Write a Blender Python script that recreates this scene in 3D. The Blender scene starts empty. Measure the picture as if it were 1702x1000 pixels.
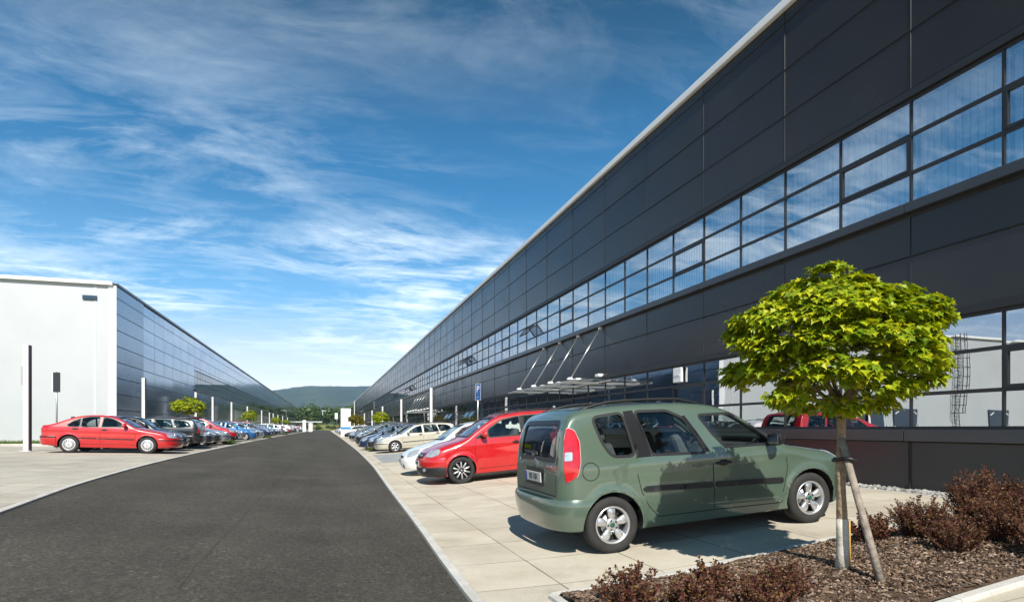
import bpy, bmesh, math, random
import numpy as np
from mathutils import Vector, Matrix
from mathutils.bvhtree import BVHTree
from mathutils.geometry import delaunay_2d_cdt

R = math.radians
S = bpy.context.scene
COL = S.collection
random.seed(7)
rng = np.random.default_rng(7)

# ------------------------------------------------------------------ camera
CAM_H = 1.40
YAW = 17.18
cam_d = bpy.data.cameras.new('camera')
cam_d.sensor_width = 36.0
cam_d.lens = 36.0 * 1000.0 / 1702.0
cam_d.shift_y = 211.0 / 1702.0
cam_d.clip_start = 0.05
cam_d.clip_end = 30000.0
cam = bpy.data.objects.new('camera', cam_d)
COL.objects.link(cam)
cam.location = (0, 0, CAM_H)
cam.rotation_euler = (R(90), 0, R(-YAW))
S.camera = cam

# ------------------------------------------------------------------ sun and sky
SUN_EL = 43.0
SUN_AZ = 10.0            # light travels towards +Y, turned this much towards +X
sun_d = bpy.data.lights.new('sun', 'SUN')
sun_d.energy = 4.8
sun_d.angle = R(0.5)
sun_d.color = (1.0, 0.95, 0.86)
sun = bpy.data.objects.new('sun', sun_d)
COL.objects.link(sun)
dv = Vector((math.sin(R(SUN_AZ)) * math.cos(R(SUN_EL)), math.cos(R(SUN_AZ)) * math.cos(R(SUN_EL)), -math.sin(R(SUN_EL))))
sun.rotation_euler = dv.to_track_quat('-Z', 'Y').to_euler()
sun.location = (-20, -60, 60)

world = bpy.data.worlds.new('World')
S.world = world
world.use_nodes = True


def build_world():
    nt = world.node_tree
    nt.nodes.clear()
    N = nt.nodes.new
    L = nt.links.new
    out = N('ShaderNodeOutputWorld')
    bg = N('ShaderNodeBackground')
    bg.inputs['Strength'].default_value = 0.11
    sky = N('ShaderNodeTexSky')
    sky.sky_type = 'NISHITA'
    sky.sun_disc = False
    sky.sun_elevation = R(SUN_EL)
    sky.sun_rotation = R(180 + SUN_AZ)
    sky.altitude = 300
    sky.air_density = 1.0
    sky.dust_density = 0.6
    sky.ozone_density = 2.0
    tc = N('ShaderNodeTexCoord')
    sep = N('ShaderNodeSeparateXYZ')
    L(tc.outputs['Generated'], sep.inputs[0])
    # deeper blue with height (polarised summer sky)
    ramp = N('ShaderNodeValToRGB')
    ramp.color_ramp.interpolation = 'EASE'
    e = ramp.color_ramp.elements
    e[0].position = 0.0
    e[0].color = (1.66, 1.12, 1.06, 1)
    e[1].position = 0.62
    e[1].color = (0.085, 0.36, 0.46, 1)
    m = e.new(0.10)
    m.color = (1.16, 0.98, 1.00, 1)
    m = e.new(0.22)
    m.color = (0.44, 0.80, 0.94, 1)
    m = e.new(0.38)
    m.color = (0.15, 0.58, 0.76, 1)
    L(sep.outputs['Z'], ramp.inputs[0])
    mul = N('ShaderNodeMix')
    mul.data_type = 'RGBA'
    mul.blend_type = 'MULTIPLY'
    mul.inputs[0].default_value = 1.0
    L(sky.outputs[0], mul.inputs[6])
    L(ramp.outputs[0], mul.inputs[7])
    # cirrus: project the direction on a high flat layer
    add = N('ShaderNodeMath')
    add.operation = 'ADD'
    add.inputs[1].default_value = 0.10
    L(sep.outputs['Z'], add.inputs[0])
    dx = N('ShaderNodeMath')
    dx.operation = 'DIVIDE'
    dy = N('ShaderNodeMath')
    dy.operation = 'DIVIDE'
    L(sep.outputs['X'], dx.inputs[0])
    L(add.outputs[0], dx.inputs[1])
    L(sep.outputs['Y'], dy.inputs[0])
    L(add.outputs[0], dy.inputs[1])
    comb = N('ShaderNodeCombineXYZ')
    L(dx.outputs[0], comb.inputs[0])
    L(dy.outputs[0], comb.inputs[1])
    mp = N('ShaderNodeMapping')
    mp.inputs['Rotation'].default_value = (0, 0, R(-8))
    mp.inputs['Scale'].default_value = (0.62, 1.0, 1)
    mp.inputs['Location'].default_value = (0.7, 0.3, 0)
    L(comb.outputs[0], mp.inputs[0])
    n1 = N('ShaderNodeTexNoise')
    n1.inputs['Scale'].default_value = 1.8
    n1.inputs['Detail'].default_value = 9
    n1.inputs['Roughness'].default_value = 0.66
    n1.inputs['Distortion'].default_value = 0.6
    L(mp.outputs[0], n1.inputs[0])
    mp2 = N('ShaderNodeMapping')
    mp2.inputs['Rotation'].default_value = (0, 0, R(-14))
    mp2.inputs['Scale'].default_value = (0.8, 2.0, 1)
    L(comb.outputs[0], mp2.inputs[0])
    n3 = N('ShaderNodeTexNoise')
    n3.inputs['Scale'].default_value = 3.2
    n3.inputs['Detail'].default_value = 8
    n3.inputs['Roughness'].default_value = 0.65
    n3.inputs['Distortion'].default_value = 0.8
    L(mp2.outputs[0], n3.inputs[0])
    n2 = N('ShaderNodeTexNoise')
    n2.inputs['Scale'].default_value = 0.75
    n2.inputs['Detail'].default_value = 3
    L(mp.outputs[0], n2.inputs[0])
    r1 = N('ShaderNodeMapRange')
    r1.inputs[1].default_value = 0.47
    r1.inputs[2].default_value = 0.72
    L(n1.outputs[0], r1.inputs[0])
    r3 = N('ShaderNodeMapRange')
    r3.inputs[1].default_value = 0.47
    r3.inputs[2].default_value = 0.74
    L(n3.outputs[0], r3.inputs[0])
    r2 = N('ShaderNodeMapRange')
    r2.inputs[1].default_value = 0.36
    r2.inputs[2].default_value = 0.54
    r2.inputs[3].default_value = 0.06
    L(n2.outputs[0], r2.inputs[0])
    sm = N('ShaderNodeMath')
    sm.operation = 'MULTIPLY_ADD'
    sm.inputs[1].default_value = 0.55
    L(r3.outputs[0], sm.inputs[0])
    L(r1.outputs[0], sm.inputs[2])
    mm = N('ShaderNodeMath')
    mm.operation = 'MULTIPLY'
    L(sm.outputs[0], mm.inputs[0])
    L(r2.outputs[0], mm.inputs[1])
    fac = N('ShaderNodeMath')
    fac.operation = 'MULTIPLY'
    fac.use_clamp = True
    fac.inputs[1].default_value = 0.85
    L(mm.outputs[0], fac.inputs[0])
    hi = N('ShaderNodeMapRange')
    hi.inputs[1].default_value = 0.18
    hi.inputs[2].default_value = 0.50
    hi.inputs[3].default_value = 1.45
    hi.inputs[4].default_value = 0.22
    L(sep.outputs['Z'], hi.inputs[0])
    fh = N('ShaderNodeMath')
    fh.operation = 'MULTIPLY'
    fh.use_clamp = True
    L(fac.outputs[0], fh.inputs[0])
    L(hi.outputs[0], fh.inputs[1])
    fac = fh
    mix = N('ShaderNodeMix')
    mix.data_type = 'RGBA'
    mix.inputs[7].default_value = (7.4, 8.3, 8.8, 1)
    L(fac.outputs[0], mix.inputs[0])
    L(mul.outputs[2], mix.inputs[6])
    L(mix.outputs[2], bg.inputs[0])
    L(bg.outputs[0], out.inputs[0])


build_world()
S.view_settings.view_transform = 'Standard'
S.view_settings.look = 'None'
S.view_settings.exposure = 0.58
S.view_settings.gamma = 1.0
S.render.engine = 'CYCLES'
S.cycles.max_bounces = 8
S.cycles.volume_bounces = 2
S.cycles.transparent_max_bounces = 12
S.cycles.caustics_reflective = False
S.cycles.caustics_refractive = False


# ------------------------------------------------------------------ object helpers
def tag(o, label=None, cat=None, group=None, kind=None):
    if label:
        o['label'] = label
    if cat:
        o['category'] = cat
    if group:
        o['group'] = group
    if kind:
        o['kind'] = kind
    return o


def empty(name, loc=(0, 0, 0), rz=0.0, parent=None):
    o = bpy.data.objects.new(name, None)
    COL.objects.link(o)
    o.location = loc
    o.rotation_euler = (0, 0, rz)
    o.empty_display_size = 0.2
    o.parent = parent
    return o


def kids(o):
    return [c for c in bpy.data.objects if c.parent == o]


class MB:
    """collects geometry, links it as ONE mesh object"""
    def __init__(s):
        s.v = []
        s.f = []
        s.m = []
        s.sm = []

    def add(s, vs, fs, mi=0, smooth=False):
        b = len(s.v)
        s.v.extend([tuple(p) for p in vs])
        for f in fs:
            s.f.append([i + b for i in f])
            s.m.append(mi)
            s.sm.append(smooth)

    def box(s, c, d, mi=0, rot=None, ch=0.0):
        hx, hy, hz = d[0] / 2, d[1] / 2, d[2] / 2
        if ch <= 0:
            vs = [Vector((x * hx, y * hy, z * hz)) for x in (-1, 1) for y in (-1, 1) for z in (-1, 1)]
            fs = [(0, 1, 3, 2), (4, 6, 7, 5), (0, 4, 5, 1), (2, 3, 7, 6), (0, 2, 6, 4), (1, 5, 7, 3)]
        else:
            bm = bmesh.new()
            bmesh.ops.create_cube(bm, size=1.0)
            for v in bm.verts:
                v.co = Vector((v.co.x * d[0], v.co.y * d[1], v.co.z * d[2]))
            bmesh.ops.bevel(bm, geom=bm.edges[:], offset=ch, segments=2, affect='EDGES', profile=0.5)
            bm.verts.index_update()
            vs = [v.co.copy() for v in bm.verts]
            fs = [[v.index for v in f.verts] for f in bm.faces]
            bm.free()
        c = Vector(c)
        if rot is not None:
            vs = [rot @ v for v in vs]
        s.add([v + c for v in vs], fs, mi)

    def tube(s, pts, rad, n=8, mi=0, smooth=True, cap=True):
        pts = [Vector(p) for p in pts]
        if not hasattr(rad, '__len__'):
            rad = [rad] * len(pts)
        vs = []
        ref = None
        for i, p in enumerate(pts):
            t = (pts[min(i + 1, len(pts) - 1)] - pts[max(i - 1, 0)])
            if t.length < 1e-9:
                t = Vector((0, 0, 1))
            t.normalize()
            if ref is None:
                ref = Vector((1, 0, 0)) if abs(t.x) < 0.9 else Vector((0, 1, 0))
            a = (ref - t * ref.dot(t)).normalized()
            ref = a
            b = t.cross(a)
            for k in range(n):
                an = 2 * math.pi * k / n
                vs.append(p + (a * math.cos(an) + b * math.sin(an)) * rad[i])
        fs = []
        for i in range(len(pts) - 1):
            for k in range(n):
                fs.append((i * n + k, i * n + (k + 1) % n, (i + 1) * n + (k + 1) % n, (i + 1) * n + k))
        s.add(vs, fs, mi, smooth)
        if cap:
            b = len(s.v) - len(vs)
            s.f.append([b + k for k in range(n)][::-1])
            s.m.append(mi)
            s.sm.append(False)
            s.f.append([b + (len(pts) - 1) * n + k for k in range(n)])
            s.m.append(mi)
            s.sm.append(False)

    def lathe(s, prof, n=32, mi=0, axis='Y', smooth=True, close=False, c=(0, 0, 0)):
        # prof: (radius, along axis)
        vs = []
        for r, h in prof:
            for k in range(n):
                a = 2 * math.pi * k / n
                if axis == 'Y':
                    vs.append((c[0] + r * math.cos(a), c[1] + h, c[2] + r * math.sin(a)))
                else:
                    vs.append((c[0] + r * math.cos(a), c[1] + r * math.sin(a), c[2] + h))
        fs = []
        m = len(prof)
        for i in range(m if close else m - 1):
            j = (i + 1) % m
            for k in range(n):
                fs.append((i * n + k, i * n + (k + 1) % n, j * n + (k + 1) % n, j * n + k))
        s.add(vs, fs, mi, smooth)

    def mesh(s, name, mats):
        me = bpy.data.meshes.new(name)
        me.from_pydata(s.v, [], s.f)
        for m in (mats if isinstance(mats, (list, tuple)) else [mats]):
            me.materials.append(m)
        me.polygons.foreach_set('material_index', s.m)
        me.polygons.foreach_set('use_smooth', s.sm)
        me.update()
        return me

    def build(s, name, mats, parent=None, loc=(0, 0, 0), rot=(0, 0, 0)):
        o = bpy.data.objects.new(name, s.mesh(name, mats))
        COL.objects.link(o)
        o.parent = parent
        o.location = loc
        o.rotation_euler = rot
        return o


def fix_normals(o, sharp=None):
    bm = bmesh.new()
    bm.from_mesh(o.data)
    bmesh.ops.recalc_face_normals(bm, faces=bm.faces[:])
    if sharp is not None:
        for e in bm.edges:
            if len(e.link_faces) == 2 and e.calc_face_angle(0) > sharp:
                e.smooth = False
        for f in bm.faces:
            f.smooth = True
    bm.to_mesh(o.data)
    bm.free()
    return o


# ------------------------------------------------------------------ materials
MATS = {}


def newmat(name):
    m = bpy.data.materials.new(name)
    m.use_nodes = True
    nt = m.node_tree
    p = nt.nodes['Principled BSDF']
    return m, nt, p


def pmat(name, col, rough=0.5, metal=0.0, spec=0.5, coat=0.0, noise=0.0, nscale=5.0, bump=0.0, bscale=40.0, var=None):
    """principled with a little noise in colour and a little bump"""
    if name in MATS:
        return MATS[name]
    m, nt, p = newmat(name)
    N, L = nt.nodes.new, nt.links.new
    p.inputs['Base Color'].default_value = (*col, 1)
    p.inputs['Roughness'].default_value = rough
    p.inputs['Metallic'].default_value = metal
    p.inputs['Specular IOR Level'].default_value = spec
    p.inputs['Coat Weight'].default_value = coat
    p.inputs['Coat Roughness'].default_value = 0.03
    tc = N('ShaderNodeTexCoord')
    if noise > 0:
        n = N('ShaderNodeTexNoise')
        n.inputs['Scale'].default_value = nscale
        n.inputs['Detail'].default_value = 6
        n.inputs['Roughness'].default_value = 0.65
        L(tc.outputs['Object'], n.inputs[0])
        r = N('ShaderNodeMapRange')
        r.inputs[1].default_value = 0.3
        r.inputs[2].default_value = 0.7
        r.inputs[3].default_value = 1 - noise
        r.inputs[4].default_value = 1 + noise
        L(n.outputs[0], r.inputs[0])
        mx = N('ShaderNodeMix')
        mx.data_type = 'RGBA'
        mx.blend_type = 'MULTIPLY'
        mx.inputs[0].default_value = 1
        mx.inputs[6].default_value = (*col, 1)
        L(r.outputs[0], mx.inputs[7])
        L(mx.outputs[2], p.inputs['Base Color'])
    if bump > 0:
        n = N('ShaderNodeTexNoise')
        n.inputs['Scale'].default_value = bscale
        n.inputs['Detail'].default_value = 5
        L(tc.outputs['Object'], n.inputs[0])
        b = N('ShaderNodeBump')
        b.inputs['Strength'].default_value = bump
        b.inputs['Distance'].default_value = 0.02
        L(n.outputs[0], b.inputs['Height'])
        L(b.outputs[0], p.inputs['Normal'])
    MATS[name] = m
    return m


def paint(name, col, metal=0.0):
    """car paint: clear coat, faint dust towards the ground-facing film"""
    if name in MATS:
        return MATS[name]
    m, nt, p = newmat(name)
    N, L = nt.nodes.new, nt.links.new
    p.inputs['Roughness'].default_value = 0.34
    p.inputs['Metallic'].default_value = metal
    p.inputs['Coat Weight'].default_value = 1.0
    p.inputs['Coat IOR'].default_value = 1.6
    p.inputs['Coat Roughness'].default_value = 0.035
    tc = N('ShaderNodeTexCoord')
    n = N('ShaderNodeTexNoise')
    n.inputs['Scale'].default_value = 2.6
    n.inputs['Detail'].default_value = 7
    n.inputs['Roughness'].default_value = 0.7
    L(tc.outputs['Object'], n.inputs[0])
    r = N('ShaderNodeMapRange')
    r.inputs[1].default_value = 0.48
    r.inputs[2].default_value = 0.85
    r.inputs[4].default_value = 0.10
    L(n.outputs[0], r.inputs[0])
    mx = N('ShaderNodeMix')
    mx.data_type = 'RGBA'
    mx.inputs[6].default_value = (*col, 1)
    mx.inputs[7].default_value = (0.30, 0.27, 0.22, 1)
    L(r.outputs[0], mx.inputs[0])
    L(mx.outputs[2], p.inputs['Base Color'])
    cr = N('ShaderNodeMapRange')
    cr.inputs[1].default_value = 0.4
    cr.inputs[2].default_value = 0.8
    cr.inputs[3].default_value = 0.01
    cr.inputs[4].default_value = 0.07
    L(n.outputs[0], cr.inputs[0])
    L(cr.outputs[0], p.inputs['Coat Roughness'])
    MATS[name] = m
    return m


def glass_mat(name, tint=(0.55, 0.62, 0.66), ior=1.6, rough=0.0, wav=0.0, wscale=0.6):
    """thin pane: mirror by fresnel, otherwise see through"""
    if name in MATS:
        return MATS[name]
    m, nt, p = newmat(name)
    nt.nodes.remove(p)
    N, L = nt.nodes.new, nt.links.new
    out = nt.nodes['Material Output']
    fr = N('ShaderNodeFresnel')
    geo = N('ShaderNodeNewGeometry')
    io = N('ShaderNodeMapRange')          # the pane acts alike from both of its sides
    io.inputs[3].default_value = ior
    io.inputs[4].default_value = 1.0 / ior
    L(geo.outputs['Backfacing'], io.inputs[0])
    L(io.outputs[0], fr.inputs['IOR'])
    gl = N('ShaderNodeBsdfGlossy')
    gl.inputs['Roughness'].default_value = rough
    gl.inputs['Color'].default_value = (0.95, 0.97, 1.0, 1)
    tr = N('ShaderNodeBsdfTransparent')
    tr.inputs['Color'].default_value = (*tint, 1)
    mx = N('ShaderNodeMixShader')
    L(fr.outputs[0], mx.inputs[0])
    L(tr.outputs[0], mx.inputs[1])
    L(gl.outputs[0], mx.inputs[2])
    L(mx.outputs[0], out.inputs[0])
    if wav > 0:
        tc = N('ShaderNodeTexCoord')
        n = N('ShaderNodeTexNoise')
        n.inputs['Scale'].default_value = wscale
        n.inputs['Detail'].default_value = 1.0
        L(tc.outputs['Object'], n.inputs[0])
        b = N('ShaderNodeBump')
        b.inputs['Strength'].default_value = wav
        b.inputs['Distance'].default_value = 0.05
        L(n.outputs[0], b.inputs['Height'])
        L(b.outputs[0], gl.inputs['Normal'])
        L(b.outputs[0], fr.inputs['Normal'])
    MATS[name] = m
    return m


def leaf_mat(name, c1, c2, c3, trans=0.45):
    if name in MATS:
        return MATS[name]
    m, nt, p = newmat(name)
    N, L = nt.nodes.new, nt.links.new
    out = nt.nodes['Material Output']
    geo = N('ShaderNodeNewGeometry')
    ramp = N('ShaderNodeValToRGB')
    e = ramp.color_ramp.elements
    e[0].color = (*c1, 1)
    e[1].color = (*c3, 1)
    q = e.new(0.5)
    q.color = (*c2, 1)
    L(geo.outputs['Random Per Island'], ramp.inputs[0])
    L(ramp.outputs[0], p.inputs['Base Color'])
    p.inputs['Roughness'].default_value = 0.45
    p.inputs['Specular IOR Level'].default_value = 0.35
    t = N('ShaderNodeBsdfTranslucent')
    g = N('ShaderNodeMix')
    g.data_type = 'RGBA'
    g.blend_type = 'MULTIPLY'
    g.inputs[0].default_value = 1
    g.inputs[7].default_value = (1.5, 1.35, 0.5, 1)
    L(ramp.outputs[0], g.inputs[6])
    L(g.outputs[2], t.inputs[0])
    mx = N('ShaderNodeMixShader')
    mx.inputs[0].default_value = trans
    L(p.outputs[0], mx.inputs[1])
    L(t.outputs[0], mx.inputs[2])
    L(mx.outputs[0], out.inputs[0])
    MATS[name] = m
    return m


def ground_mat(name, cols, scale, rough=0.9, bump=0.4, bscale=120.0, fine=0.25, slab=None, crack=False, specks=False):
    """layered procedural ground; slab = (w, h, joint, offset) for paving"""
    if name in MATS:
        return MATS[name]
    m, nt, p = newmat(name)
    N, L = nt.nodes.new, nt.links.new
    tc = N('ShaderNodeTexCoord')
    co = tc.outputs['Object']
    n = N('ShaderNodeTexNoise')
    n.inputs['Scale'].default_value = scale
    n.inputs['Detail'].default_value = 8
    n.inputs['Roughness'].default_value = 0.62
    L(co, n.inputs[0])
    ramp = N('ShaderNodeValToRGB')
    e = ramp.color_ramp.elements
    e[0].position = 0.3
    e[0].color = (*cols[0], 1)
    e[1].position = 0.7
    e[1].color = (*cols[-1], 1)
    if len(cols) > 2:
        q = e.new(0.5)
        q.color = (*cols[1], 1)
    L(n.outputs[0], ramp.inputs[0])
    cur = ramp.outputs[0]

    def mul(cur, val, f=1.0):
        mx = N('ShaderNodeMix')
        mx.data_type = 'RGBA'
        mx.blend_type = 'MULTIPLY'
        mx.inputs[0].default_value = f
        L(cur, mx.inputs[6])
        L(val, mx.inputs[7])
        return mx.outputs[2]
    f = N('ShaderNodeTexNoise')
    f.inputs['Scale'].default_value = bscale
    f.inputs['Detail'].default_value = 4
    L(co, f.inputs[0])
    fr = N('ShaderNodeMapRange')
    fr.inputs[1].default_value = 0.3
    fr.inputs[2].default_value = 0.7
    fr.inputs[3].default_value = 1 - fine
    fr.inputs[4].default_value = 1 + fine
    L(f.outputs[0], fr.inputs[0])
    cur = mul(cur, fr.outputs[0])
    hgt = f.outputs[0]
    if specks:
        v = N('ShaderNodeTexVoronoi')
        v.inputs['Scale'].default_value = 95
        L(co, v.inputs[0])
        vr = N('ShaderNodeMapRange')
        vr.inputs[1].default_value = 0.0
        vr.inputs[2].default_value = 1.0
        vr.inputs[3].default_value = 0.62
        vr.inputs[4].default_value = 1.5
        sp = N('ShaderNodeSeparateColor')
        L(v.outputs['Color'], sp.inputs[0])
        L(sp.outputs[0], vr.inputs[0])
        cur = mul(cur, vr.outputs[0])
        v2 = N('ShaderNodeTexVoronoi')
        v2.inputs['Scale'].default_value = 34
        L(co, v2.inputs[0])
        sp2 = N('ShaderNodeSeparateColor')
        L(v2.outputs['Color'], sp2.inputs[0])
        vr2 = N('ShaderNodeMapRange')
        vr2.inputs[3].default_value = 0.72
        vr2.inputs[4].default_value = 1.30
        L(sp2.outputs[1], vr2.inputs[0])
        cur = mul(cur, vr2.outputs[0])
        # pale grit
        gt = N('ShaderNodeMapRange')
        gt.inputs[1].default_value = 0.93
        gt.inputs[2].default_value = 0.97
        gt.inputs[3].default_value = 1.0
        gt.inputs[4].default_value = 1.6
        L(sp2.outputs[2], gt.inputs[0])
        cur = mul(cur, gt.outputs[0])
    if slab:
        b = N('ShaderNodeTexBrick')
        b.offset = slab[3]
        b.inputs['Scale'].default_value = 1.0
        b.inputs['Brick Width'].default_value = slab[0]
        b.inputs['Row Height'].default_value = slab[1]
        b.inputs['Mortar Size'].default_value = slab[2]
        b.inputs['Mortar Smooth'].default_value = 0.4
        b.inputs['Bias'].default_value = 0.0
        b.inputs['Color1'].default_value = (0.86, 0.86, 0.86, 1)
        b.inputs['Color2'].default_value = (1.06, 1.05, 1.02, 1)
        b.inputs['Mortar'].default_value = (slab[4], slab[4] * 0.97, slab[4] * 0.9, 1)
        L(co, b.inputs[0])
        # joints fade in and out with dirt
        jn = N('ShaderNodeTexNoise')
        jn.inputs['Scale'].default_value = 1.3
        jn.inputs['Detail'].default_value = 4
        L(co, jn.inputs[0])
        jr = N('ShaderNodeMapRange')
        jr.inputs[1].default_value = 0.35
        jr.inputs[2].default_value = 0.6
        jr.inputs[3].default_value = 0.45
        L(jn.outputs[0], jr.inputs[0])
        mx = N('ShaderNodeMix')
        mx.data_type = 'RGBA'
        mx.blend_type = 'MULTIPLY'
        L(jr.outputs[0], mx.inputs[0])
        L(cur, mx.inputs[6])
        L(b.outputs[0], mx.inputs[7])
        cur = mx.outputs[2]
        # old drips, tyre rubber and weathering
        sn = N('ShaderNodeTexNoise')
        sn.inputs['Scale'].default_value = 0.75
        sn.inputs['Detail'].default_value = 7
        sn.inputs['Roughness'].default_value = 0.7
        L(co, sn.inputs[0])
        sr = N('ShaderNodeMapRange')
        sr.inputs[1].default_value = 0.55
        sr.inputs[2].default_value = 0.74
        sr.inputs[3].default_value = 1.0
        sr.inputs[4].default_value = 0.66
        L(sn.outputs[0], sr.inputs[0])
        cur = mul(cur, sr.outputs[0])
    if crack:
        # tyre polish along the lanes and a few long thin seams
        mp = N('ShaderNodeMapping')
        mp.inputs['Scale'].default_value = (0.55, 0.05, 1)
        L(co, mp.inputs[0])
        w = N('ShaderNodeTexNoise')
        w.inputs['Scale'].default_value = 1.5
        w.inputs['Detail'].default_value = 5
        L(mp.outputs[0], w.inputs[0])
        wr = N('ShaderNodeMapRange')
        wr.inputs[1].default_value = 0.3
        wr.inputs[2].default_value = 0.7
        wr.inputs[3].default_value = 0.80
        wr.inputs[4].default_value = 1.22
        L(w.outputs[0], wr.inputs[0])
        cur = mul(cur, wr.outputs[0])
        sx = N('ShaderNodeSeparateXYZ')
        L(co, sx.inputs[0])
        wn = N('ShaderNodeTexNoise')
        wn.inputs['Scale'].default_value = 0.9
        wn.inputs['Detail'].default_value = 6
        L(co, wn.inputs[0])
        ma = N('ShaderNodeMath')
        ma.operation = 'MULTIPLY_ADD'
        ma.inputs[1].default_value = 0.30
        L(wn.outputs[0], ma.inputs[0])
        L(sx.outputs[0], ma.inputs[2])
        su = N('ShaderNodeMath')
        su.operation = 'SUBTRACT'
        su.inputs[1].default_value = -0.98
        L(ma.outputs[0], su.inputs[0])
        ab = N('ShaderNodeMath')
        ab.operation = 'ABSOLUTE'
        L(su.outputs[0], ab.inputs[0])
        cr = N('ShaderNodeMapRange')
        cr.inputs[1].default_value = 0.004
        cr.inputs[2].default_value = 0.018
        cr.inputs[3].default_value = 0.45
        cr.inputs[4].default_value = 1.0
        L(ab.outputs[0], cr.inputs[0])
        cur = mul(cur, cr.outputs[0], 0.5)
    L(cur, p.inputs['Base Color'])
    p.inputs['Roughness'].default_value = rough
    p.inputs['Specular IOR Level'].default_value = 0.3
    bp = N('ShaderNodeBump')
    bp.inputs['Strength'].default_value = bump
    bp.inputs['Distance'].default_value = 0.01
    L(hgt, bp.inputs['Height'])
    L(bp.outputs[0], p.inputs['Normal'])
    MATS[name] = m
    return m


M_ROAD = ground_mat('asphalt', [(0.042, 0.037, 0.028), (0.054, 0.048, 0.0375), (0.067, 0.060, 0.0475)], 0.55, 0.85, 0.7, 160, 0.30, crack=True, specks=True)
M_PAVE = ground_mat('concrete slabs', [(0.42, 0.37, 0.29), (0.50, 0.45, 0.365), (0.57, 0.525, 0.435)], 0.9, 0.85, 0.25, 90, 0.10, slab=(1.0, 1.0, 0.010, 0.0, 0.30))
M_PAVEL = ground_mat('small concrete slabs', [(0.36, 0.33, 0.275), (0.43, 0.395, 0.335), (0.50, 0.465, 0.40)], 0.5, 0.85, 0.25, 60, 0.12, slab=(0.6, 0.6, 0.012, 0.0, 0.55))
M_KERB = ground_mat('kerb concrete', [(0.40, 0.385, 0.35), (0.50, 0.48, 0.44), (0.57, 0.55, 0.50)], 3.0, 0.85, 0.3, 70, 0.12)
M_FIELD = ground_mat('field grass', [(0.11, 0.13, 0.025), (0.20, 0.20, 0.05), (0.29, 0.26, 0.09)], 0.05, 0.95, 0.3, 2.0, 0.3)
M_GRASS = ground_mat('verge grass', [(0.05, 0.10, 0.015), (0.08, 0.14, 0.02), (0.11, 0.16, 0.03)], 1.0, 0.95, 0.6, 30, 0.35)
M_SOIL = ground_mat('bark soil', [(0.035, 0.023, 0.014), (0.080, 0.052, 0.033), (0.14, 0.095, 0.06)], 9.0, 0.95, 0.9, 60, 0.45)
M_COBBLE = ground_mat('grey cobbles', [(0.24, 0.26, 0.27), (0.33, 0.35, 0.36), (0.42, 0.44, 0.44)], 4.0, 0.85, 0.5, 60, 0.2, slab=(0.12, 0.12, 0.012, 0.5, 0.45))
M_CHIP = leaf_mat('bark chips', (0.030, 0.017, 0.010), (0.10, 0.060, 0.037), (0.27, 0.185, 0.125), 0.0)
M_STONE = leaf_mat('grey pebbles', (0.16, 0.16, 0.155), (0.27, 0.265, 0.25), (0.42, 0.41, 0.38), 0.0)
M_BLADE = leaf_mat('grass blades', (0.05, 0.11, 0.012), (0.09, 0.16, 0.02), (0.17, 0.19, 0.05), 0.35)
M_WHITE = pmat('white render', (0.45, 0.465, 0.48), 0.6, noise=0.09, nscale=0.12)
M_TRIM = pmat('white metal trim', (0.74, 0.75, 0.75), 0.35, noise=0.04, nscale=1.0)
M_DARK = pmat('dark metal', (0.018, 0.02, 0.024), 0.4, noise=0.1, nscale=2)
M_FRAME = pmat('window frame metal', (0.013, 0.014, 0.016), 0.5, noise=0.12, nscale=1.5)
M_SILL = pmat('sill metal', (0.055, 0.058, 0.064), 0.30, metal=0.4, noise=0.12, nscale=0.8)
M_STEEL = pmat('steel', (0.55, 0.55, 0.54), 0.32, metal=0.9, noise=0.08, nscale=8)
M_BLACK = pmat('black plastic', (0.012, 0.012, 0.013), 0.45, noise=0.15, nscale=6)
M_BARK = pmat('bark', (0.29, 0.21, 0.13), 0.9, noise=0.4, nscale=22, bump=0.8, bscale=35)
M_STAKE = pmat('stake wood', (0.25, 0.21, 0.17), 0.85, noise=0.35, nscale=14, bump=0.5, bscale=30)
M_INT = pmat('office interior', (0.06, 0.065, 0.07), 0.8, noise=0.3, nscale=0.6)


# ------------------------------------------------------------------ terrain
def pchip(pts):
    x = np.array([p[0] for p in pts], float)
    y = np.array([p[1] for p in pts], float)
    h = np.diff(x)
    dl = np.diff(y) / h
    d = np.zeros(len(x))
    for i in range(1, len(x) - 1):
        if dl[i - 1] * dl[i] > 0:
            w1 = 2 * h[i] + h[i - 1]
            w2 = h[i] + 2 * h[i - 1]
            d[i] = (w1 + w2) / (w1 / dl[i - 1] + w2 / dl[i])
    d[0] = dl[0]
    d[-1] = dl[-1]

    def f(q):
        q = min(max(q, x[0]), x[-1])
        i = min(max(int(np.searchsorted(x, q) - 1), 0), len(h) - 1)
        t = (q - x[i]) / h[i]
        return float((1 + 2 * t) * (1 - t) ** 2 * y[i] + t * (1 - t) ** 2 * h[i] * d[i] + t * t * (3 - 2 * t) * y[i + 1] + t * t * (t - 1) * h[i] * d[i + 1])
    return f


_prof = pchip([(-60, .56), (-12.8, .53), (-9, .50), (-6.4, .44), (-4.6, .36), (-1.5, .17), (1.1, 0.0), (2.0, .012), (3.0, .063), (4.3, .17), (5.6, .265), (7.2, .30), (9.7, .313), (60, .313)])


def gz(u, v):
    z = _prof(u)
    if v > 230:
        t = min((v - 230) / 150.0, 1)
        z = z * (1 - t) + 0.45 * t
        q = min(max((v - 318) / 95.0, 0), 1)
        z += 3.4 * q * q * (3 - 2 * q)
    return z


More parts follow.
